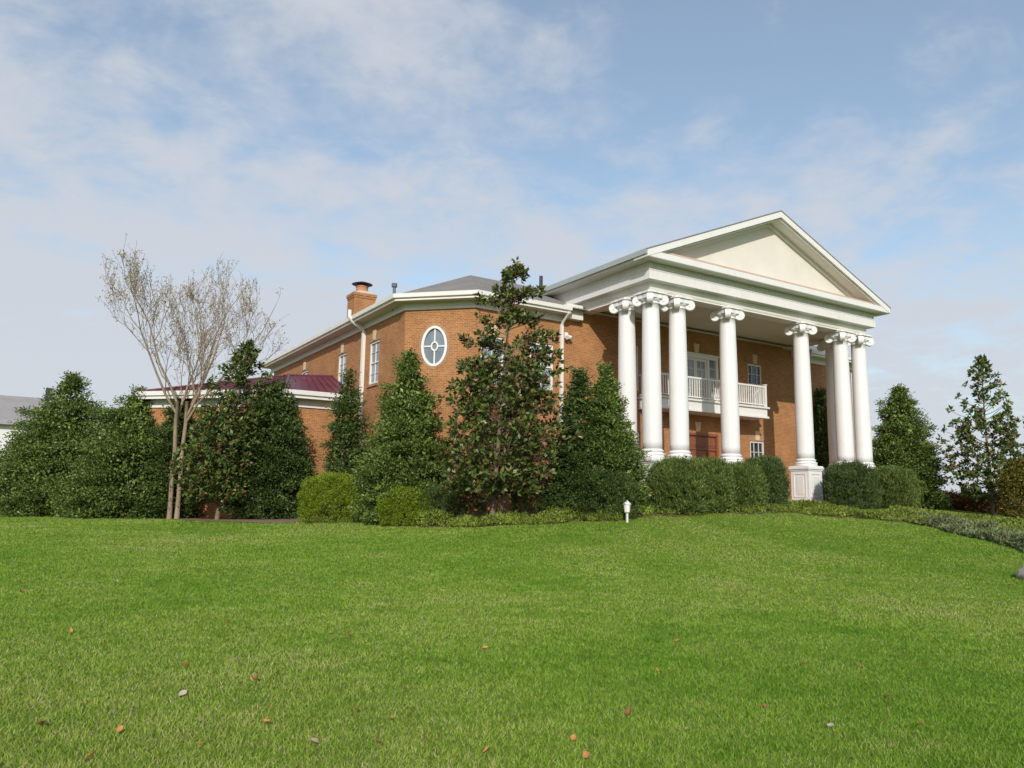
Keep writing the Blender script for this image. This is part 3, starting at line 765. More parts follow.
# main roof
mb = MB()
E0 = 8.76
e1, e2, e3, e4 = (-9.03, 6.57, E0), (-6.33, 3.87, E0), (21.03, 3.87, E0), (23.73, 6.57, E0)
pk, pk2 = (-3.9, 9.0, 11.13), (18.6, 9.0, 11.13)
b1, b2 = (-9.03, 28.7, E0), (23.73, 28.7, E0); r1, r2 = (-3.9, 23.6, 11.13), (18.6, 23.6, 11.13)
i1, i2, i3, i4 = (1.23, 14.1, E0), (13.47, 14.1, E0), (1.23, 28.7, E0), (13.47, 28.7, E0)
mb.add([e1, e2, pk], [(0, 1, 2)]); mb.add([e2, e3, pk2, pk], [(0, 1, 2, 3)]); mb.add([e3, e4, pk2], [(0, 1, 2)])
mb.add([b1, e1, pk, r1], [(0, 1, 2, 3)]); mb.add([e4, b2, r2, pk2], [(0, 1, 2, 3)])
mb.add([pk, pk2, i2, i1], [(0, 1, 2, 3)]); mb.add([pk, i1, i3, r1], [(0, 1, 2, 3)]); mb.add([pk2, r2, i4, i2], [(0, 1, 2, 3)])
mb.add([b1, r1, i3], [(0, 1, 2)]); mb.add([b2, i4, r2], [(0, 1, 2)])
rf = mb.build('roof', M['shingle'], mansion)
# chimney on the left slope
cx0, cx1, cy0, cy1 = -8.12, -6.92, 14.0, 15.0
mb = MB(); mb.box((cx0, cy0, 8.7), (cx1, cy1, 10.45)); mb.box((cx0-0.03, cy0-0.03, 10.45), (cx1+0.03, cy1+0.03, 10.56)); mb.box((cx0-0.06, cy0-0.06, 10.56), (cx1+0.06, cy1+0.06, 10.72))
ch = mb.build('chimney', M['brick'], mansion, uv=True)
mb = MB(); mb.prism([(cx0, 10.72), (cx1, 10.72), (cx1-0.3, 10.86), (cx0+0.3, 10.86)], cy0+0.02, cy1-0.02, 'y'); mb.build('mortar_cap', M['mortar_cap'], ch)
xm, ym = (cx0+cx1)/2, (cy0+cy1)/2
MB().lathe([(0.34, 10.84), (0.31, 11.12), (0.34, 11.14), (0.34, 11.2)], (xm, ym, 0), 20).build('flue', M['terracotta'], ch, smooth=False)
mb = MB(); mb.lathe([(0.50, 11.30), (0.56, 11.32), (0.22, 11.44), (0.02, 11.47)], (xm, ym, 0), 20)
for a in range(4): mb.box((xm+0.28*math.cos(a*1.57+.78)-0.015, ym+0.28*math.sin(a*1.57+.78)-0.015, 11.18), (xm+0.28*math.cos(a*1.57+.78)+0.015, ym+0.28*math.sin(a*1.57+.78)+0.015, 11.33))
mb.build('chimney_cap', M['metal'], ch)
# vent pipes
p_ = pt(396, 292, 38.2)
MB().lathe([(0.07, -0.9), (0.07, 0.25), (0.13, 0.25), (0.13, 0.42)], (-8.35, 8.2, 9.35), 12).build('vent_pipe', M['pipe'], mansion)
p_ = pt(541, 281, 43)
MB().lathe([(0.10, -0.6), (0.10, 0.28)], (p_[0], p_[1], p_[2]), 12).build('vent_pipe', M['metal'], mansion)
# downspouts
mb = MB(); y_ = 11.6
mb.box((-8.50, y_-0.11, -1.2), (-8.36, y_+0.11, 8.1))
mb.tube([(-8.425, y_, 8.08), (-8.5, y_, 8.2), (-9.0, y_+0.1, 8.55), (-9.17, y_+0.1, 8.75), (-9.17, y_+0.1, 9.1)], 0.095, 8)
mb.build('downspout', M['gutter'], mansion)
mb = MB(); mb.box((-1.52, D-0.13, -1.2), (-1.38, D-0.01, 8.05)); mb.tube([(-1.45, D-0.07, 8.03), (-1.45, D-0.15, 8.15), (-1.45, 3.95, 8.5), (-1.45, 3.9, 8.6)], 0.07, 8)
mb.build('downspout', M['gutter'], mansion)
mb = MB(); mb.box((16.08, D-0.13, -1.2), (16.22, D-0.01, 8.05)); mb.tube([(16.15, D-0.07, 8.03), (16.15, D-0.15, 8.15), (16.15, 3.95, 8.5), (16.15, 3.9, 8.6)], 0.07, 8)
mb.build('downspout', M['gutter'], mansion)
# floodlight on the wall beside the downspout
mb = MB(); mb.box((-1.28, D-0.08, 7.45), (-1.08, D-0.005, 7.72))
for dx in (-0.12, 0.14):
    mb.tube([(-1.18, D-0.08, 7.58), (-1.18+dx*0.6, D-0.2, 7.5), (-1.18+dx, D-0.3, 7.42)], [0.03, 0.07, 0.1], 10)
mb.build('floodlight', M['white'], mansion)

# side wing with the maroon metal roof
WZ = 4.97
W0 = [(-8.36, 12.9), (-11.76, 12.9), (-17.1, 18.24), (-17.1, 26.0), (-8.36, 26.0)]
mb = MB()
for a, b_ in zip(W0[:-1], W0[1:]): mb.add([(*a, -1.6), (*b_, -1.6), (*b_, 4.75), (*a, 4.75)], [(0, 1, 2, 3)])
ww = wall_obj(mb, 'wing_wall', mansion, M['brick']); tag(ww, 'low brick side wing')
pth = [(-17.1, 26.0), (-17.1, 18.24), (-11.76, 12.9), (-8.37, 12.9)]
mb = MB(); mb.sweep(pth, [(-0.02, 4.22), (0.07, 4.22), (0.07, 4.36), (0.04, 4.38), (0.04, 4.62), (-0.02, 4.62)])
mb.sweep(pth, [(-0.02, 4.622), (0.5, 4.622), (0.5, 4.66), (-0.02, 4.66)])
mb.sweep(pth, [(0.48, 4.60), (0.54, 4.60), (0.54, 4.72), (0.64, 4.76), (0.66, 4.97), (0.5, 4.97), (0.5, 4.8), (0.48, 4.8)])
mb.build('wing_cornice', M['white'], mansion)
A0, A1, A2, A3 = (-8.36, 12.28, 4.95), (-12.02, 12.28, 4.95), (-17.72, 17.98, 4.95), (-17.72, 26.5, 4.95)
R0, R1 = (-8.36, 16.1, 6.42), (-10.6, 16.5, 6.3); B0 = (-8.36, 26.5, 4.95); R2 = (-9.5, 23, 6.2)
mb = MB()
mb.add([A0, A1, R1, R0], [(0, 1, 2, 3)]); mb.add([A1, A2, R1], [(0, 1, 2)]); mb.add([A2, A3, R2, R1], [(0, 1, 2, 3)]); mb.add([A3, B0, R2], [(0, 1, 2)]); mb.add([R0, R1, R2, B0], [(0, 1, 2, 3)])
# standing seams and ridge caps
def seam(a, b_, w=0.022, h=0.045):
    a, b_ = Vector(a), Vector(b_); d = (b_-a).normalized(); s = d.cross(Vector((0, 0, 1))).normalized()*w; up = Vector((0, 0, h))
    mb.add([a-s, a+s, a+s+up, a-s+up, b_-s, b_+s, b_+s+up, b_-s+up], [(0,1,2,3),(4,7,6,5),(0,4,5,1),(1,5,6,2),(2,6,7,3),(3,7,4,0)])
def lerp(a, b_, f): return tuple(x+(y-x)*f for x, y in zip(a, b_))
for f in np.linspace(0.05, 0.98, 9): seam(lerp(A0, A1, f), lerp(R0, R1, f))
for f in np.linspace(0.06, 0.94, 14):
    a = Vector(lerp(A1, A2, f)); n_ = Vector((q, q, 0))
    # straight up the slope until it meets a hip
    fr = f/0.42 if f < 0.42 else (1-f)/0.58
    hp = Vector(lerp(A1, R1, fr)) if f < 0.42 else Vector(lerp(A2, R1, fr))
    seam(a, hp)
seam(A1, R1, 0.07, 0.05); seam(A2, R1, 0.07, 0.06); seam(R1, R0, 0.07, 0.06)
wr = mb.build('wing_roof', M['maroon'], mansion); tag(wr, 'maroon standing-seam metal roof of the low wing')

# ------------------------------------------------------------------ far house at the left edge
fh = empty('grey_roofed_house', (-27.0, 56, -1.6)); tag(fh, 'distant white house with plain grey roof behind the trees at far left', 'house')
fx0, fx1, fy0, fy1 = -33.5, -20.3, 52, 64
mb = MB(); mb.box((fx0, fy0, -2.4), (fx1, fy1, 5.6)); mb.build('wall', M['far_wall'], fh)
mb = MB(); yM = (fy0+fy1)/2; zr = 8.5
vs = [(fx0-0.6, fy0-0.6, 5.45), (fx1+0.6, fy0-0.6, 5.45), (fx1+0.6, fy1+0.6, 5.45), (fx0-0.6, fy1+0.6, 5.45), (fx0-0.6, yM, zr), (fx1+0.6, yM, zr)]
mb.add(vs, [(0, 1, 5, 4), (2, 3, 4, 5), (0, 4, 3), (1, 2, 5), (3, 2, 1, 0)])
frf = mb.build('roof', M['far_shingle'], fh)
p_ = pt(49, 391, 69); MB().box((p_[0]-0.25, p_[1]-0.25, 6.5), (p_[0]+0.25, p_[1]+0.25, p_[2]+0.25)).build('chimney', M['metal'], fh)
for x in (-31.5, -29.2, -26.9, -24.6, -22.2):
    for z in (3.0, 0.0):
        w_ = MB(); w_.box((x-0.5, fy0-0.06, z), (x+0.5, fy0-0.01, z+1.6)); wo = w_.build('window', M['white'], fh)
        MB().box((x-0.4, fy0-0.08, z+0.1), (x+0.4, fy0-0.062, z+1.5)).build('pane', M['glass'], wo)

# ------------------------------------------------------------------ foliage
def leaves(P, Dv, Lg, Wd, bend=0.15):
    n = len(P); Dv = Dv/np.linalg.norm(Dv, axis=1, keepdims=True)
    rnd = rng.normal(size=(n, 3)); S = np.cross(Dv, rnd); S /= np.linalg.norm(S, axis=1, keepdims=True)+1e-9
    Nn = np.cross(S, Dv)
    Lg = np.broadcast_to(Lg, (n,))[:, None]; Wd = np.broadcast_to(Wd, (n,))[:, None]
    a = P; c = P + Dv*Lg - Nn*Lg*bend
    mid = P + Dv*Lg*0.5 + Nn*Lg*0.06
    V = np.stack([a, mid+S*Wd*0.5, c, mid-S*Wd*0.5], 1).reshape(-1, 3)
    return V
def fol_mesh(name, Vs):
    V = np.concatenate(Vs); return np_mesh(name, V, np.arange(len(V)).reshape(-1, 4))
def lumps(k=7):
    return rng.uniform(1, 4.5, k).round(), rng.uniform(0, 6.28, k), rng.uniform(2, 9, k), rng.uniform(0, 6.28, k)
def lump_r(th, u, lp, amp):
    s = 0
    for a, b_, c, d_ in zip(*lp): s = s + np.sin(a*th+b_)*np.sin(c*u+d_)
    return 1 + amp*s/math.sqrt(len(lp[0]))
def leaf_fill(z0, H, prof, n, L_, W_, lp, amp, reach=0.84):
    """bigger inner foliage so that a crown is not hollow"""
    u = rng.random(n*3); r = prof(u); k = rng.random(len(u)) < (r/np.max(r))**1.7; u = u[k][:n]
    th = rng.uniform(0, 2*np.pi, len(u)); r = prof(u)*lump_r(th, u, lp, amp)*reach*rng.random(len(u))**0.45
    P = np.stack([r*np.cos(th), r*np.sin(th), z0+u*(H-z0)-0.1*r], 1)
    return leaves(P, rng.normal(0, 1, P.shape)+np.array([0, 0, 0.2]), L_*rng.uniform(0.7, 1.2, len(u)), W_*rng.uniform(0.7, 1.2, len(u)))
def crown_leaves(H, z0, prof, clumps, per, L_, W_, spread, amp=0.16, up=0.35, inner=0.25, gap=0.0, jag=0.12):
    """leaf clumps strung along many boughs of uneven length, with fuller foliage inside"""
    nb = max(60, int(clumps/8)); lp = lumps()
    u = rng.random(nb*6); r = prof(u); u = u[rng.random(len(u)) < (r/np.max(r))**0.8][:nb]; nb = len(u)
    th = rng.uniform(0, 2*np.pi, nb); ln = prof(u)*lump_r(th, u, lp, amp)*rng.uniform(0.86, 1.02+jag*0.7, nb)
    rise = rng.normal(0.10, 0.14, nb)
    w = ln**1.15; k = rng.choice(nb, clumps, p=w/w.sum()); t = 1-0.72*rng.random(clumps)**1.35
    a = th[k] + rng.normal(0, 0.16, clumps)/np.maximum(t, 0.3); rr = ln[k]*t
    C = np.stack([rr*np.cos(a), rr*np.sin(a), z0+u[k]*(H-z0) + rr*rise[k] - 0.10*rr*t + rng.normal(0, 0.07, clumps)], 1)
    nt_ = max(6, clumps//40); C[:nt_] = np.stack([rng.normal(0, 0.05, nt_), rng.normal(0, 0.05, nt_), H - rng.random(nt_)*0.12*(H-z0)], 1)
    C[:, 2] = np.clip(C[:, 2], 0.12, H)
    n = clumps; cnt = per; outv = np.stack([np.cos(a), np.sin(a), np.full(n, up)], 1)
    fill = leaf_fill(z0, H, prof, int(n*cnt*0.25), L_*1.6, W_*1.8, lp, amp, 0.80)
    Cc = np.repeat(C, cnt, 0); Oo = np.repeat(outv, cnt, 0)
    off = rng.normal(0, 1, (n*cnt, 3))*np.array([spread, spread, spread*0.6])
    Dv = Oo*0.6 + off/spread*0.4 + rng.normal(0, 0.45, (n*cnt, 3))
    return np.concatenate([leaves(Cc+off, Dv, L_*rng.uniform(0.6, 1.25, n*cnt), W_*rng.uniform(0.7, 1.2, n*cnt)), fill])
def cone_prof(R_, p=0.8, base=0.55, belly=0.18):
    def f(u):
        body = np.clip(1-u, 0, 1)**p
        low = np.clip(base + (1-base)*np.clip(u/belly, 0, 1), 0, 1)
        return R_*(body*low/ (1-belly)**p*0.98 + 0.02)
    return f
def limb(mb, a, b_, r0, r1, n=6, seg=4, wob=0.05):
    a, b_ = np.array(a, float), np.array(b_, float); ln = np.linalg.norm(b_-a); pts = []
    for i in range(seg+1):
        f = i/seg; w = rng.normal(0, wob*ln, 3)*(0 if i in (0, seg) else 1)*0.5; pts.append(a+(b_-a)*f+w)
    mb.tube(pts, [r0+(r1-r0)*i/seg for i in range(seg+1)], n)
    return pts
def conifer(name, label, cat, base, H, R_, mat, z0=0.1, clumps=620, per=34, L_=0.11, W_=0.05, spread=0.13, p=0.8, group=None, bark='bark_dark', trunk_r=0.09, belly=0.18, base_f=0.55, gap=0.0, amp=0.16, jag=0.12):
    t_ = empty(name, base); tag(t_, label, cat, group)
    me = fol_mesh('crown', [crown_leaves(H, z0, cone_prof(R_, p, base_f, belly), int(clumps*1.5), int(per*1.15), L_*1.05, W_*1.15, spread, gap=gap, amp=amp, jag=jag)])
    link('crown', me, M[mat], t_)
    clumps = int(clumps)
    mb = MB(); mb.tube([(0, 0, -0.25), (0.02, 0.01, H*0.3), (-0.02, 0.02, H*0.65), (0, 0, H*0.93)], [trunk_r*1.25, trunk_r, trunk_r*0.6, trunk_r*0.15], 8)
    for k in range(26):
        f = rng.uniform(0.12, 0.85); th = rng.uniform(0, 6.28); r = float(cone_prof(R_, p, base_f, belly)(np.array([f]))[0])*0.75; z = z0+(H-z0)*f
        limb(mb, (0, 0, z-0.12*r), (r*math.cos(th), r*math.sin(th), z+0.05), trunk_r*0.35*(1-f*0.6), 0.008, 4, 3)
    me = bpy.data.meshes.new('trunk'); me.from_pydata(mb.v, [], mb.f); me.update(); link('trunk', me, M[bark], t_, True)
    return t_
def magnolia(name, label, base, H, R_, mat, z0=0.7, nb=60, rosettes=5, L_=0.2, W_=0.085, p=0.75, bark='bark', stems=1, open_top=0.35, per=11, fill=260, extra=(), tiers=0, lean=0.0):
    """trunk, limbs reaching out, rosettes of big leaves at the limb ends and along them"""
    t_ = empty(name, base); tag(t_, label, 'tree')
    prof = cone_prof(R_, p, 0.55, 0.2); mb = MB(); tips = []
    for s in range(stems):
        ox, oy = (0, 0) if s == 0 else (rng.uniform(0.2, 0.35), rng.uniform(-0.2, 0.2))
        mb.tube([(ox, oy, -0.25), (ox*0.9+0.02, oy, H*0.25), (ox*0.4-0.03, oy*0.5+0.02, H*0.6), (0, 0, H*0.97)] if s == 0 else [(ox, oy, -0.25), (ox*1.1, oy, H*0.2), (ox*1.6, oy*1.4, H*0.45)],
                [0.11, 0.085, 0.05, 0.012] if s == 0 else [0.09, 0.07, 0.03], 8)
    for k in range(nb):
        f = (k+0.5)/nb; f = f**0.92
        if tiers: f = (math.floor(f*tiers)+0.5)/tiers + rng.normal(0, 0.010)
        th = k*2.399 + rng.normal(0, 0.35)
        r = float(prof(np.array([f]))[0])*rng.uniform(0.72, 1.12)*(1 if f < 1-open_top else rng.uniform(0.6, 1.25)); z = z0+(H-z0)*f
        r *= rng.choice([0.7, 1.0, 1.0, 1.22])
        za = max(z - 0.35*r - 0.1, 0.35)
        tip = (r*math.cos(th), r*math.sin(th), z + 0.12*r)
        pts = limb(mb, (0, 0, za), tip, 0.035*(1-0.75*f)+0.006, 0.008, 5, 4, 0.06)
        nr = rosettes if f < 1-open_top else max(2, rosettes-2)
        for j in range(nr):
            g = 1 - (j/nr)*0.62; i = min(int(g*4), 3); q0 = pts[i]+(pts[i+1]-pts[i])*(g*4-i)
            tips.append(q0 + rng.normal(0, 0.05 + 0.16*r*(j > 0)*0.5, 3))
    for f, th, r in extra:
        z = z0+(H-z0)*f; pts = limb(mb, (0, 0, z-0.3*r), (r*math.cos(th), r*math.sin(th), z), 0.025, 0.008, 5, 4, 0.06)
        for g in (1, 0.92, 0.8, 0.66, 0.5):
            i = min(int(g*4), 3); q0 = pts[i]+(pts[i+1]-pts[i])*(g*4-i); tips += [q0+rng.normal(0, 0.10, 3), q0+rng.normal(0, 0.10, 3)]
    lp = lumps(); tips.append(np.array([0, 0, H])); tips.append(np.array([0.05, 0.03, H*0.96]))
    # filling rosettes in the lower, denser half
    if fill:
        u = rng.random(fill)**1.2*0.56; th = rng.uniform(0, 6.28, fill); r = prof(u)*lump_r(th, u, lp, 0.2)*rng.random(fill)**0.4*0.98
        tips += list(np.stack([r*np.cos(th), r*np.sin(th), z0+u*(H-z0)], 1))
    C = np.array(tips); n = len(C); Cc = np.repeat(C, per, 0)
    ax_ = C*np.array([1, 1, 0]); ax_ /= np.linalg.norm(ax_, axis=1, keepdims=True)+1e-6; ax_[:, 2] = 0.7
    Oo = np.repeat(ax_, per, 0); rd = rng.normal(0, 1, (n*per, 3)); rd /= np.linalg.norm(rd, axis=1, keepdims=True)
    Dv = Oo*0.5 + rd
    V = leaves(Cc + Dv*0.03 + rng.normal(0, 0.03, Cc.shape), Dv, L_*rng.uniform(0.65, 1.15, n*per), W_*rng.uniform(0.8, 1.15, n*per), 0.22)
    lx, ly = lean*math.cos(YAW), -lean*math.sin(YAW)               # the whole tree leans a little
    V[:, 0] += lx*V[:, 2]/H; V[:, 1] += ly*V[:, 2]/H
    mb.v = [(x+lx*max(z, 0)/H, y+ly*max(z, 0)/H, z) for x, y, z in mb.v]
    me = fol_mesh('crown', [V])
    link('crown', me, M[mat], t_)
    me = bpy.data.meshes.new('trunk'); me.from_pydata(mb.v, [], mb.f); me.update(); link('trunk', me, M[bark], t_, True)
    return t_
def shrub(name, label, base, rx, ry, H, mat, clumps=420, per=36, L_=0.07, W_=0.022, spread=0.07, cat='shrub', pw=2.6, up=0.9, group=None, yaw=0.0, zc=0.42, tuft=0.0):
    """rounded clipped shrub: superellipsoid shell of leaf clumps and a few stems"""
    t_ = empty(name, base); tag(t_, label, cat, group)
    n = clumps; v = rng.normal(size=(n, 3)); v[:, 2] = np.where(rng.random(n) < 0.35, -np.abs(v[:, 2])*1.2, np.abs(v[:, 2])); v /= np.linalg.norm(v, axis=1, keepdims=True)
    k = (np.abs(v)**pw).sum(1)**(-1/pw)
    th = np.arctan2(v[:, 1], v[:, 0]); k *= lump_r(th, v[:, 2]*2, lumps(), 0.05)
    k *= 1-np.abs(rng.normal(0, 0.10, n))
    C = v*k[:, None]; low = v[:, 2] < 0
    hz = np.linalg.norm(v[:, :2], axis=1)+1e-6; sq = (np.abs(v[:, :2]/hz[:, None])**pw).sum(1)**(-1/pw)*(1-np.abs(rng.normal(0, 0.08, n)))*lump_r(th, v[:, 2]*2, lumps(), 0.05)
    C[low, :2] = (v[:, :2]/hz[:, None]*sq[:, None]*(1-0.12*v[:, 2:3]**2))[low]
    inn = rng.random(n) < 0.22; C[inn] *= rng.uniform(0.4, 0.9, (inn.sum(), 1))
    C = C*np.array([rx, ry, 1]); top = H*(1-zc)
    C[:, 2] = np.where(C[:, 2] > 0, C[:, 2]*top, C[:, 2]*H*zc) + H*zc
    ca, sa = math.cos(yaw), math.sin(yaw); C[:, :2] = np.stack([C[:, 0]*ca - C[:, 1]*sa, C[:, 0]*sa + C[:, 1]*ca], 1)
    C[:, 2] = np.maximum(C[:, 2], 0.04)
    if tuft:
        h_ = np.sin(C[:, 0]*9+C[:, 1]*4)*np.sin(C[:, 1]*8-C[:, 0]*3); C[:, 2] += np.where(C[:, 2] > H*0.55, tuft*(h_*0.6 + rng.random(n)*0.6), 0)
    Cc = np.repeat(C, per, 0); Oo = np.repeat(v*np.array([1, 1, 0.6]) + np.array([0, 0, up]), per, 0)
    off = rng.normal(0, spread, (n*per, 3)); Dv = Oo*0.6 + rng.normal(0, 0.5, (n*per, 3))
    n = len(C)
    me = fol_mesh('foliage', [leaves(Cc+off, Dv, L_*rng.uniform(0.7, 1.3, n*per), W_*rng.uniform(0.8, 1.2, n*per))])
    link('foliage', me, M[mat], t_)
    mb = MB()
    for i in range(9):
        a = rng.uniform(0, 6.28); mb.tube([(0.06*math.cos(a), 0.06*math.sin(a), -0.15), (rx*0.3*math.cos(a), ry*0.3*math.sin(a), H*0.35), (rx*0.55*math.cos(a), ry*0.55*math.sin(a), H*0.75)], [0.025, 0.018, 0.006], 5)
    me = bpy.data.meshes.new('stem'); me.from_pydata(mb.v, [], mb.f); me.update(); link('stem', me, M['bark_dark'], t_, True)
    return t_
def H_to(px, ytop, depth, base):    # real height of something whose tip is seen at ytop
    return float(pt(px, ytop, depth)[2] - base[2])

# --- trees of the left group
b = spot(60, 40.0); conifer('holly_tree', 'broad dark holly tree with the tallest pointed tip of the leftmost clump', 'tree', b, H_to(62, 372, 40.0, b), 2.9, 'holly', clumps=1000, per=34, p=0.7, belly=0.3, base_f=0.85, L_=0.13, W_=0.06, spread=0.17, amp=0.2)
b = spot(16, 42.5); conifer('holly_tree', 'low dark green holly cut by the left edge of the picture', 'tree', b, H_to(16, 436, 42.5, b), 1.5, 'holly_dark', clumps=420, per=32, p=0.5, belly=0.4, base_f=0.85, L_=0.13, W_=0.06, spread=0.17)
b = spot(130, 37.9); conifer('holly_tree', 'bushy holly tree just left of the bare tree trunk', 'tree', b, H_to(124, 388, 37.9, b), 2.5, 'holly', clumps=850, per=34, p=0.62, belly=0.4, base_f=0.85, L_=0.13, W_=0.06, spread=0.17, amp=0.22)
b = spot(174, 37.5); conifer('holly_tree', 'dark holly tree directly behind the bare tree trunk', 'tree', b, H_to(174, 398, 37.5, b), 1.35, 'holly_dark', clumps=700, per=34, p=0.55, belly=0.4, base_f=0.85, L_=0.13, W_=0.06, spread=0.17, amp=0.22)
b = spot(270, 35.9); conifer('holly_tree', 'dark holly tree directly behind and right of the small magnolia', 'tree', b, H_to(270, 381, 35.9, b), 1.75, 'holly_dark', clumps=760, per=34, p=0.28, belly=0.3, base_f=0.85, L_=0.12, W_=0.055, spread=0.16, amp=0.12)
b = spot(217, 35.0); magnolia('magnolia_tree', 'small glossy magnolia with russet leaf backs between bare tree and yellow-green hedge', b, H_to(242, 338, 35.0, b), 2.15, 'magnolia', nb=90, z0=0.9, lean=0.95, p=0.7, fill=900, L_=0.22, W_=0.11, open_top=0.05)
b = spot(343, 35.0); conifer('holly_tree', 'slim airy holly tree standing in front of the white downspout', 'tree', b, H_to(345, 366, 35.0, b), 1.25, 'holly_dark', clumps=420, per=24, p=0.62, belly=0.25, L_=0.11, W_=0.05, spread=0.15, amp=0.2)
b = spot(405, 31.4); conifer('holly_tree', 'dense cone-shaped holly tree under the oval window', 'tree', b, H_to(407, 350, 31.4, b), 1.85, 'holly', clumps=1050, per=34, p=0.66, belly=0.3, base_f=0.8, L_=0.11, W_=0.052, spread=0.13, amp=0.08)
b = spot(491, 28.3); magnolia('magnolia_tree', 'tall bronze-leaved magnolia with open spire top in front of the brick facade', b, H_to(513, 251, 28.3, b), 2.5, 'magnolia_dark', nb=98, z0=1.1, p=0.84, stems=2, fill=560, rosettes=6, open_top=0.45, L_=0.23, W_=0.115, per=11, tiers=10, lean=0.75, extra=[(0.52, 0.15-YAW, 2.05), (0.60, -0.25-YAW, 1.8), (0.63, 0.5-YAW, 1.6), (0.68, -YAW, 1.75), (0.66, 2.9-YAW, 1.75), (0.56, 2.7-YAW, 1.9), (0.83, 3.3-YAW, 1.25), (0.88, 0.2-YAW, 1.0), (0.58, 0.3-YAW, 1.9), (0.76, 0.4-YAW, 1.1)])
b = spot(579, 29.6); conifer('holly_tree', 'narrow holly tree between the tall magnolia and its twin by the portico', 'tree', b, H_to(579, 368, 29.6, b), 1.35, 'holly_dark', clumps=620, per=34, p=0.7, belly=0.3, base_f=0.85, L_=0.11, W_=0.05, spread=0.13)
b = spot(606, 29.8); conifer('holly_tree', 'holly tree partly hiding the leftmost white portico column', 'tree', b, H_to(607, 362, 29.8, b), 1.3, 'holly', clumps=700, per=34, p=0.7, belly=0.3, base_f=0.8, L_=0.11, W_=0.05, spread=0.13, amp=0.2)
# right group
b = spot(826, 44.6); conifer('holly_tree', 'dark slim holly tree in shade against the brick behind the right columns', 'tree', b, H_to(826, 388, 44.6, b), 1.0, 'holly_dark', clumps=420, per=28, p=0.6, belly=0.3, base_f=0.8, L_=0.12, W_=0.055, spread=0.14)
b = spot(906, 46.0); conifer('holly_tree', 'dense conical evergreen right of the portico against the sky', 'tree', b, H_to(908, 384, 46.0, b), 1.95, 'holly', clumps=1000, per=34, p=0.6, belly=0.3, base_f=0.85, L_=0.14, W_=0.065, spread=0.16, amp=0.08)
b = spot(992, 42.0); magnolia('magnolia_tree', 'loose see-through magnolia standing alone at the right against the sky', b, H_to(988, 354, 42.0, b), 2.3, 'magnolia', nb=84, z0=0.9, p=0.78, fill=200, rosettes=4, open_top=0.4, L_=0.26, W_=0.13, per=12)

# --- the bare tree: two stems, many fine limbs, few yellow leaves
def bare_tree(base, H):
    t_ = empty('bare_tree', base); tag(t_, 'tall nearly bare tree with thin twigs and few tan leaves at left', 'tree')
    g = np.random.default_rng(5); mb = MB(); LV = []; LD = []
    ux = RT[:2]/np.linalg.norm(RT[:2])
    def room(z):                                   # habit of the crown: an upright oval
        q_ = (z-0.60*H)/(0.43*H); return 3.5*math.sqrt(max(0.0, 1-q_*q_))
    def grow(p, d, ln, r, lev):
        seg = 4; pts = [np.array(p)]; dd = np.array(d)
        for i in range(seg):
            dd = dd + g.normal(0, 0.07+0.035*lev, 3) + np.array([0, 0, 0.035+0.03*lev]); dd /= np.linalg.norm(dd)
            nx_ = pts[-1]+dd*ln/seg; az = math.atan2(nx_[1], nx_[0])
            rm = room(nx_[2])*(0.92+0.22*math.sin(3*az+1.3+nx_[2]*0.9)+0.14*math.sin(5*az-nx_[2]*1.7)) + 0.35
            if np.hypot(nx_[0], nx_[1]) > rm and g.random() < 0.75: break      # uneven rim
            if nx_[2] > H*(0.90+0.10*math.sin(2.3*az)+0.03*g.random()): break
            pts.append(nx_)
        if len(pts) < 2: return
        k_ = len(pts)-1
        mb.tube(pts, [max(r*(1-0.55*i/seg), 0.0065) for i in range(k_+1)], 6 if lev < 2 else 4, cap=False)
        if lev >= 3:
            side = pts[-1][:2] @ ux
            for _ in range(g.poisson((5.5 if side < 0 else 3.0) if lev == 4 else 1.8)):
                LV.append(pts[g.integers(1, k_+1)]+g.normal(0, 0.05, 3)); LD.append(g.normal(0, 1, 3)+np.array([0, 0, -0.4]))
        if lev == 4: return
        for k in range((6, 6, 5, 4)[lev]):
            i = g.integers(min(1 if lev else 2, k_), k_+1)
            s_ = g.normal(0, 1, 3); s_ -= dd*(s_@dd); s_ /= np.linalg.norm(s_)+1e-9
            ang = g.uniform(0.28, 0.72); nd = dd*math.cos(ang)+s_*math.sin(ang); nd[2] = nd[2]*0.9+0.16; nd /= np.linalg.norm(nd)
            grow(pts[i], nd, ln*g.uniform(0.48, 0.70), r*(1-0.6*i/seg)*g.uniform(0.42, 0.6), lev+1)
        if k_ == seg: grow(pts[-1], dd, ln*0.66, r*0.38, lev+1)
    for ox, lean in ((-0.17, -0.012), (0.17, 0.02)):
        a = np.array([ux[0]*ox, ux[1]*ox, -0.25]); top = np.array([ux[0]*(ox+lean*3.2), ux[1]*(ox+lean*3.2), H*0.40])
        pts = [a + (top-a)*f + g.normal(0, 0.02, 3)*(0 < f < 1) for f in np.linspace(0, 1, 6)]
        mb.tube(pts, [0.125, 0.11, 0.10, 0.095, 0.09, 0.085], 8)
        for tilt in ((-0.66, -0.36, -0.14) if ox < 0 else (0.03, 0.22, 0.52)):
            d = np.array([ux[0]*tilt, ux[1]*tilt, 1.0]); d[:2] += g.normal(0, 0.16, 2); d /= np.linalg.norm(d)
            grow(top - np.array([0, 0, g.uniform(0, 1.1)]), d, H*0.31, 0.066, 1)
    P = np.array(LV); Dv = np.array(LD)
    link('crown', fol_mesh('crown', [leaves(P, Dv, 0.10*rng.uniform(0.6, 1.3, len(P)), 0.05)]), M['autumn'], t_)
    me = bpy.data.meshes.new('trunk'); me.from_pydata(mb.v, [], mb.f); me.update(); link('trunk', me, M['bark_pale'], t_, True)
b = spot(174, 36.0); bare_tree(b, H_to(170, 219, 36.0, b))

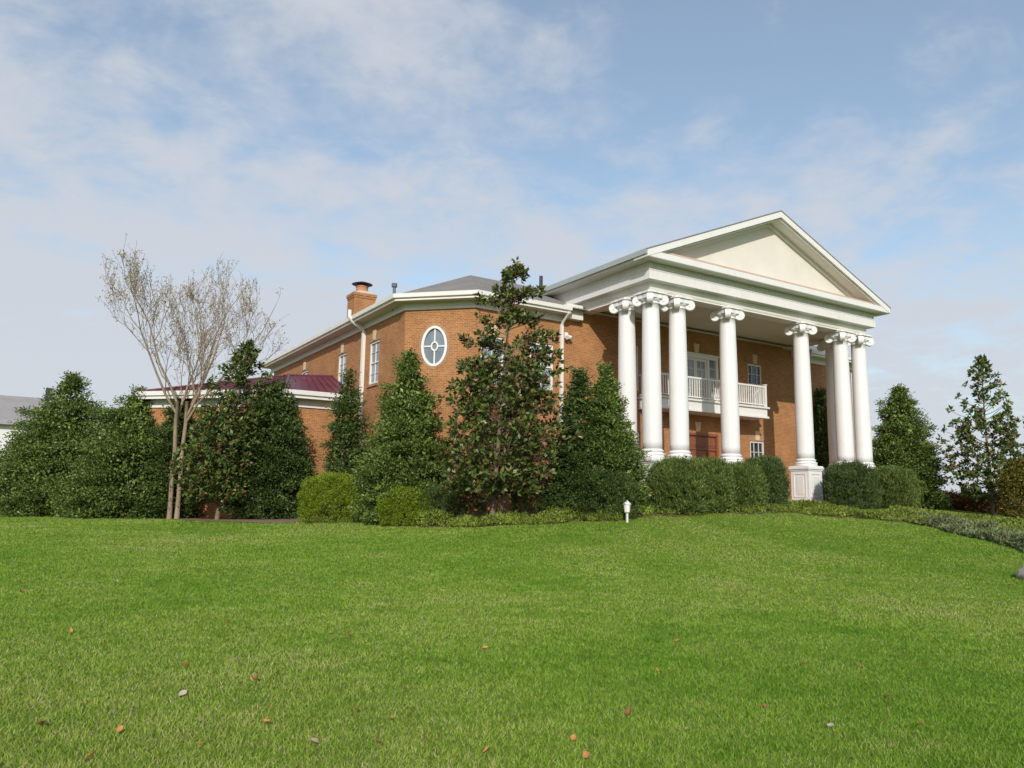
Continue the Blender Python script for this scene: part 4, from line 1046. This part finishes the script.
# --- shrubs
VY = -YAW      # shrubs line up across the view or along the front
def sh(px, depth, label, wpx, ytop, mat, deep=None, **k):
    b = spot(px, depth); rx = wpx/2/F_PX*depth; H_ = H_to(px, ytop, depth, b)
    return shrub('shrub', label, b, rx, deep or rx*0.8, H_, mat, yaw=k.pop('yaw', VY), **k)
sh(333, 32.6, 'bright yellow-green clipped shrub left of the cone-shaped holly', 64, 475, 'box_light', clumps=800, per=44)
sh(405, 30.0, 'low yellow-green shrub at the foot of the cone-shaped holly', 50, 489, 'box_light', clumps=600, per=44)
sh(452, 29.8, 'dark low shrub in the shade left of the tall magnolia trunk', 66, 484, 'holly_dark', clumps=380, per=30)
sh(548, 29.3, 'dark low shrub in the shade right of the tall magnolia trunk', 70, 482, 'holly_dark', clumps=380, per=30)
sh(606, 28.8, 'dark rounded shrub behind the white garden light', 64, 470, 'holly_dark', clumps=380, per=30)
sh(104, 37.9, 'leafy dark shrub at the foot of the bushy holly left of the bare tree', 90, 470, 'holly', clumps=420, per=30, L_=0.12, W_=0.055, spread=0.12)
sh(30, 39.9, 'leafy green shrub at the foot of the broad holly at far left', 86, 478, 'holly_bright', clumps=420, per=30, L_=0.12, W_=0.055, spread=0.12)
for px, dep, w, yt, mt_, lb in ((680, 30.0, 62, 463, 'yew', 'clipped green yew shrub at the left corner pedestal of the portico'),
                                (709, 30.6, 48, 463, 'yew', 'clipped green yew shrub under the second front column'),
                                (741, 31.4, 46, 468, 'yew', 'clipped green yew shrub below the third front column'),
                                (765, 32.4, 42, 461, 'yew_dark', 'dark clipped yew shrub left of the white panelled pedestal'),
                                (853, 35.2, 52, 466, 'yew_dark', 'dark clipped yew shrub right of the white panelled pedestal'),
                                (894, 35.9, 46, 471, 'yew', 'olive clipped yew shrub at the right end of the portico hedge')):
    sh(px, dep, lb, w, yt, mt_, clumps=900, per=44, L_=0.12, W_=0.026, spread=0.07, pw=3.0, up=1.6, group='clipped yews along the portico', yaw=0.0, zc=0.4, tuft=0.16)
sh(1026, 38.5, 'olive yellow-green shrub at the right edge behind the loose magnolia', 40, 462, 'olive', clumps=420, per=34, L_=0.13, W_=0.06, spread=0.13)
sh(952, 47.0, 'low russet shrub just right of the conical evergreen', 40, 495, 'russet', clumps=260, per=30, L_=0.12, W_=0.06, spread=0.12)
sh(984, 45.5, 'low russet shrub behind the loose magnolia', 50, 497, 'russet', clumps=260, per=30, L_=0.12, W_=0.06, spread=0.12)

# --- ground cover
def cover(px0, px1, n, wfun, hfun, mat, name, label, back=0.0):
    px = rng.uniform(px0, px1, n); w = rng.random(n)
    d = edge_depth(px) + 0.18*np.sin(px*0.09)+0.12*np.sin(px*0.23+1) + back + w*wfun(px)
    P = CAM + (FW + RT*((px-512)/F_PX)[:, None] + UP*((384-505)/F_PX))*d[:, None]
    lp = 0.62+0.38*np.sin(P[:, 0]*2.1+P[:, 1]*0.7)*np.sin(P[:, 1]*1.7-P[:, 0]*0.4)
    top = hfun(px)*lp*np.clip(np.sin(np.pi*np.clip(0.06+w*0.9, 0, 1))*1.5, 0, 1)
    P[:, 2] = ground(P[:, 0], P[:, 1]) + top*np.sqrt(rng.random(n)) + 0.01
    Dv = rng.normal(0, 0.7, (n, 3)) + np.array([0, 0, 0.8])
    me = fol_mesh(name, [leaves(P, Dv, 0.10*rng.uniform(0.6, 1.3, n), 0.05*rng.uniform(0.7, 1.2, n))])
    tag(link(name, me, M[mat]), label, 'ground cover', kind='stuff')
cover(408, 925, 46000, lambda p: np.interp(p, [400, 480, 600, 650, 800, 925], [0.8, 1.2, 1.0, 1.9, 2.2, 1.6]), lambda p: np.interp(p, [400, 440, 490, 620, 640, 800, 925], [0.42, 0.62, 0.5, 0.46, 0.58, 0.42, 0.36]), 'cover', 'ground_cover', 'yellow-green ground cover edging the lawn below the portico')
cover(885, 1110, 26000, lambda p: np.interp(p, [885, 960, 1110], [1.3, 3.0, 4.2]), lambda p: np.interp(p, [885, 940, 1110], [0.2, 0.36, 0.4]), 'cover_grey', 'dusty_ground_cover', 'greyish green ground cover curving down the right side of the lawn')
cover(890, 1110, 26000, lambda p: np.interp(p, [890, 1110], [4.0, 7.0]), lambda p: np.interp(p, [890, 1110], [0.15, 0.3]), 'cover', 'low_ground_cover', 'low yellow-green ground cover behind the greyish bed at right', back=2.2)

# ------------------------------------------------------------------ garden light on a post
b = on_ground(627, 518.0); b = spot(627, 27.9)
gl = empty('garden_light', b); tag(gl, 'small white lantern on a short post at the lawn edge', 'garden light')
bx, by, bz = b
s_ = 27.9/F_PX
MB().box((bx-0.03, by-0.03, bz-0.1), (bx+0.03, by+0.03, bz+0.36)).build('post', M['gutter'], gl)
mb = MB(); mb.lathe([(0.06, 0.34), (0.10, 0.37), (0.12, 0.62), (0.12, 0.64)], (bx, by, bz), 8); mb.build('lantern', M['white'], gl)
mb = MB(); mb.lathe([(0.15, 0.64), (0.13, 0.68), (0.05, 0.76), (0.01, 0.80)], (bx, by, bz), 8); mb.build('lantern_cap', M['white'], gl)

# rock at the right edge of the lawn
b = on_ground(1032, 580)
mb = MB(); bm = bmesh.new(); bmesh.ops.create_icosphere(bm, subdivisions=3, radius=1)
for v_ in bm.verts:
    n_ = 1+0.13*math.sin(v_.co.x*4+1)*math.sin(v_.co.y*5)+0.08*math.sin(v_.co.z*9+v_.co.x*6); v_.co = Vector((v_.co.x*0.30*n_, v_.co.y*0.26*n_, v_.co.z*0.24*n_))
me = bpy.data.meshes.new('rock'); bm.to_mesh(me); bm.free()
o = link('rock', me, M['rock'], None, True); o.location = (b[0], b[1], b[2]+0.1)
tag(o, 'pinkish grey stone at the right edge of the lawn', 'rock')

# ------------------------------------------------------------------ fallen leaves
def leaf_me(kind):
    """a curled ovate leaf with a short stalk, folded along the midrib"""
    n = 9; top = []
    for k in range(n+1):
        f = k/n; x = -1 + 2*f; w = 0.62*math.sin(math.pi*f**0.85)**0.9
        curl = kind*0.45*(x*x) ; fold = w*(0.35+0.25*kind)
        top.append([(x, -w*(1-0.15*kind), curl+fold), (x, 0, curl), (x, w, curl+fold*0.7)])
    vs = [p for row in top for p in row]; m_ = len(vs); vs += [(x, y, z+0.025) for x, y, z in vs]; fs = []
    for k in range(n):
        for c in range(2):
            a = k*3+c; q4 = (a, a+1, a+4, a+3); fs.append(q4); fs.append(tuple(v+m_ for v in q4[::-1]))
        for c in (0, 2): a = k*3+c; fs.append((a, a+3, a+3+m_, a+m_))
    b0 = len(vs); vs += [(-1.5, 0.1, 0.25), (-1.5, 0.16, 0.25), (-0.95, 0.04, 0.2), (-0.95, -0.04, 0.2)]; fs.append((b0, b0+1, b0+2, b0+3))
    me = bpy.data.meshes.new('fallen_leaf'); me.from_pydata(vs, [], fs); me.update()
    return me
LM = {}
for kd in ('brown', 'orange', 'pale'):
    LM[kd] = leaf_me({'brown': 1.4, 'orange': 0.8, 'pale': 0.4}[kd]); LM[kd].materials.append(M['fallen_'+kd])
LEAF = {'orange': [(70, 634), (119, 735), (390, 723), (485, 651), (92, 761), (266, 727), (621, 560), (678, 644), (656, 673), (587, 762), (1021, 636), (487, 755), (573, 744), (199, 749)],
        'brown': [(187, 668), (21, 594), (332, 637), (350, 637), (359, 715), (379, 748), (41, 730), (256, 682), (252, 633), (687, 551), (629, 718), (922, 729), (860, 669), (889, 700), (228, 625), (764, 711), (804, 667), (130, 586)],
        'pale': [(182, 698), (131, 715), (312, 746), (307, 682), (117, 583), (831, 730), (769, 593), (397, 657), (315, 747)]}
LT = {'orange': 'small orange fallen leaf lying on the green lawn', 'brown': 'small curled red-brown fallen leaf lying on the green lawn', 'pale': 'small pale tan fallen leaf lying on the green lawn'}
for kd, pts_ in LEAF.items():
    for px, py in pts_:
        p_ = on_ground(px, py); o = bpy.data.objects.new('fallen_leaf', LM[kd]); COL.objects.link(o)
        dist = float((p_-CAM) @ FW); s_ = rng.uniform(0.022, 0.042)*(1+0.015*dist)
        o.location = (p_[0], p_[1], p_[2]+0.03); o.scale = (s_, s_, s_); o.rotation_euler = (rng.normal(0, 0.5), rng.normal(0, 0.5), rng.uniform(0, 6.28))
        tag(o, LT[kd], 'leaf', 'fallen leaves scattered over the lawn')
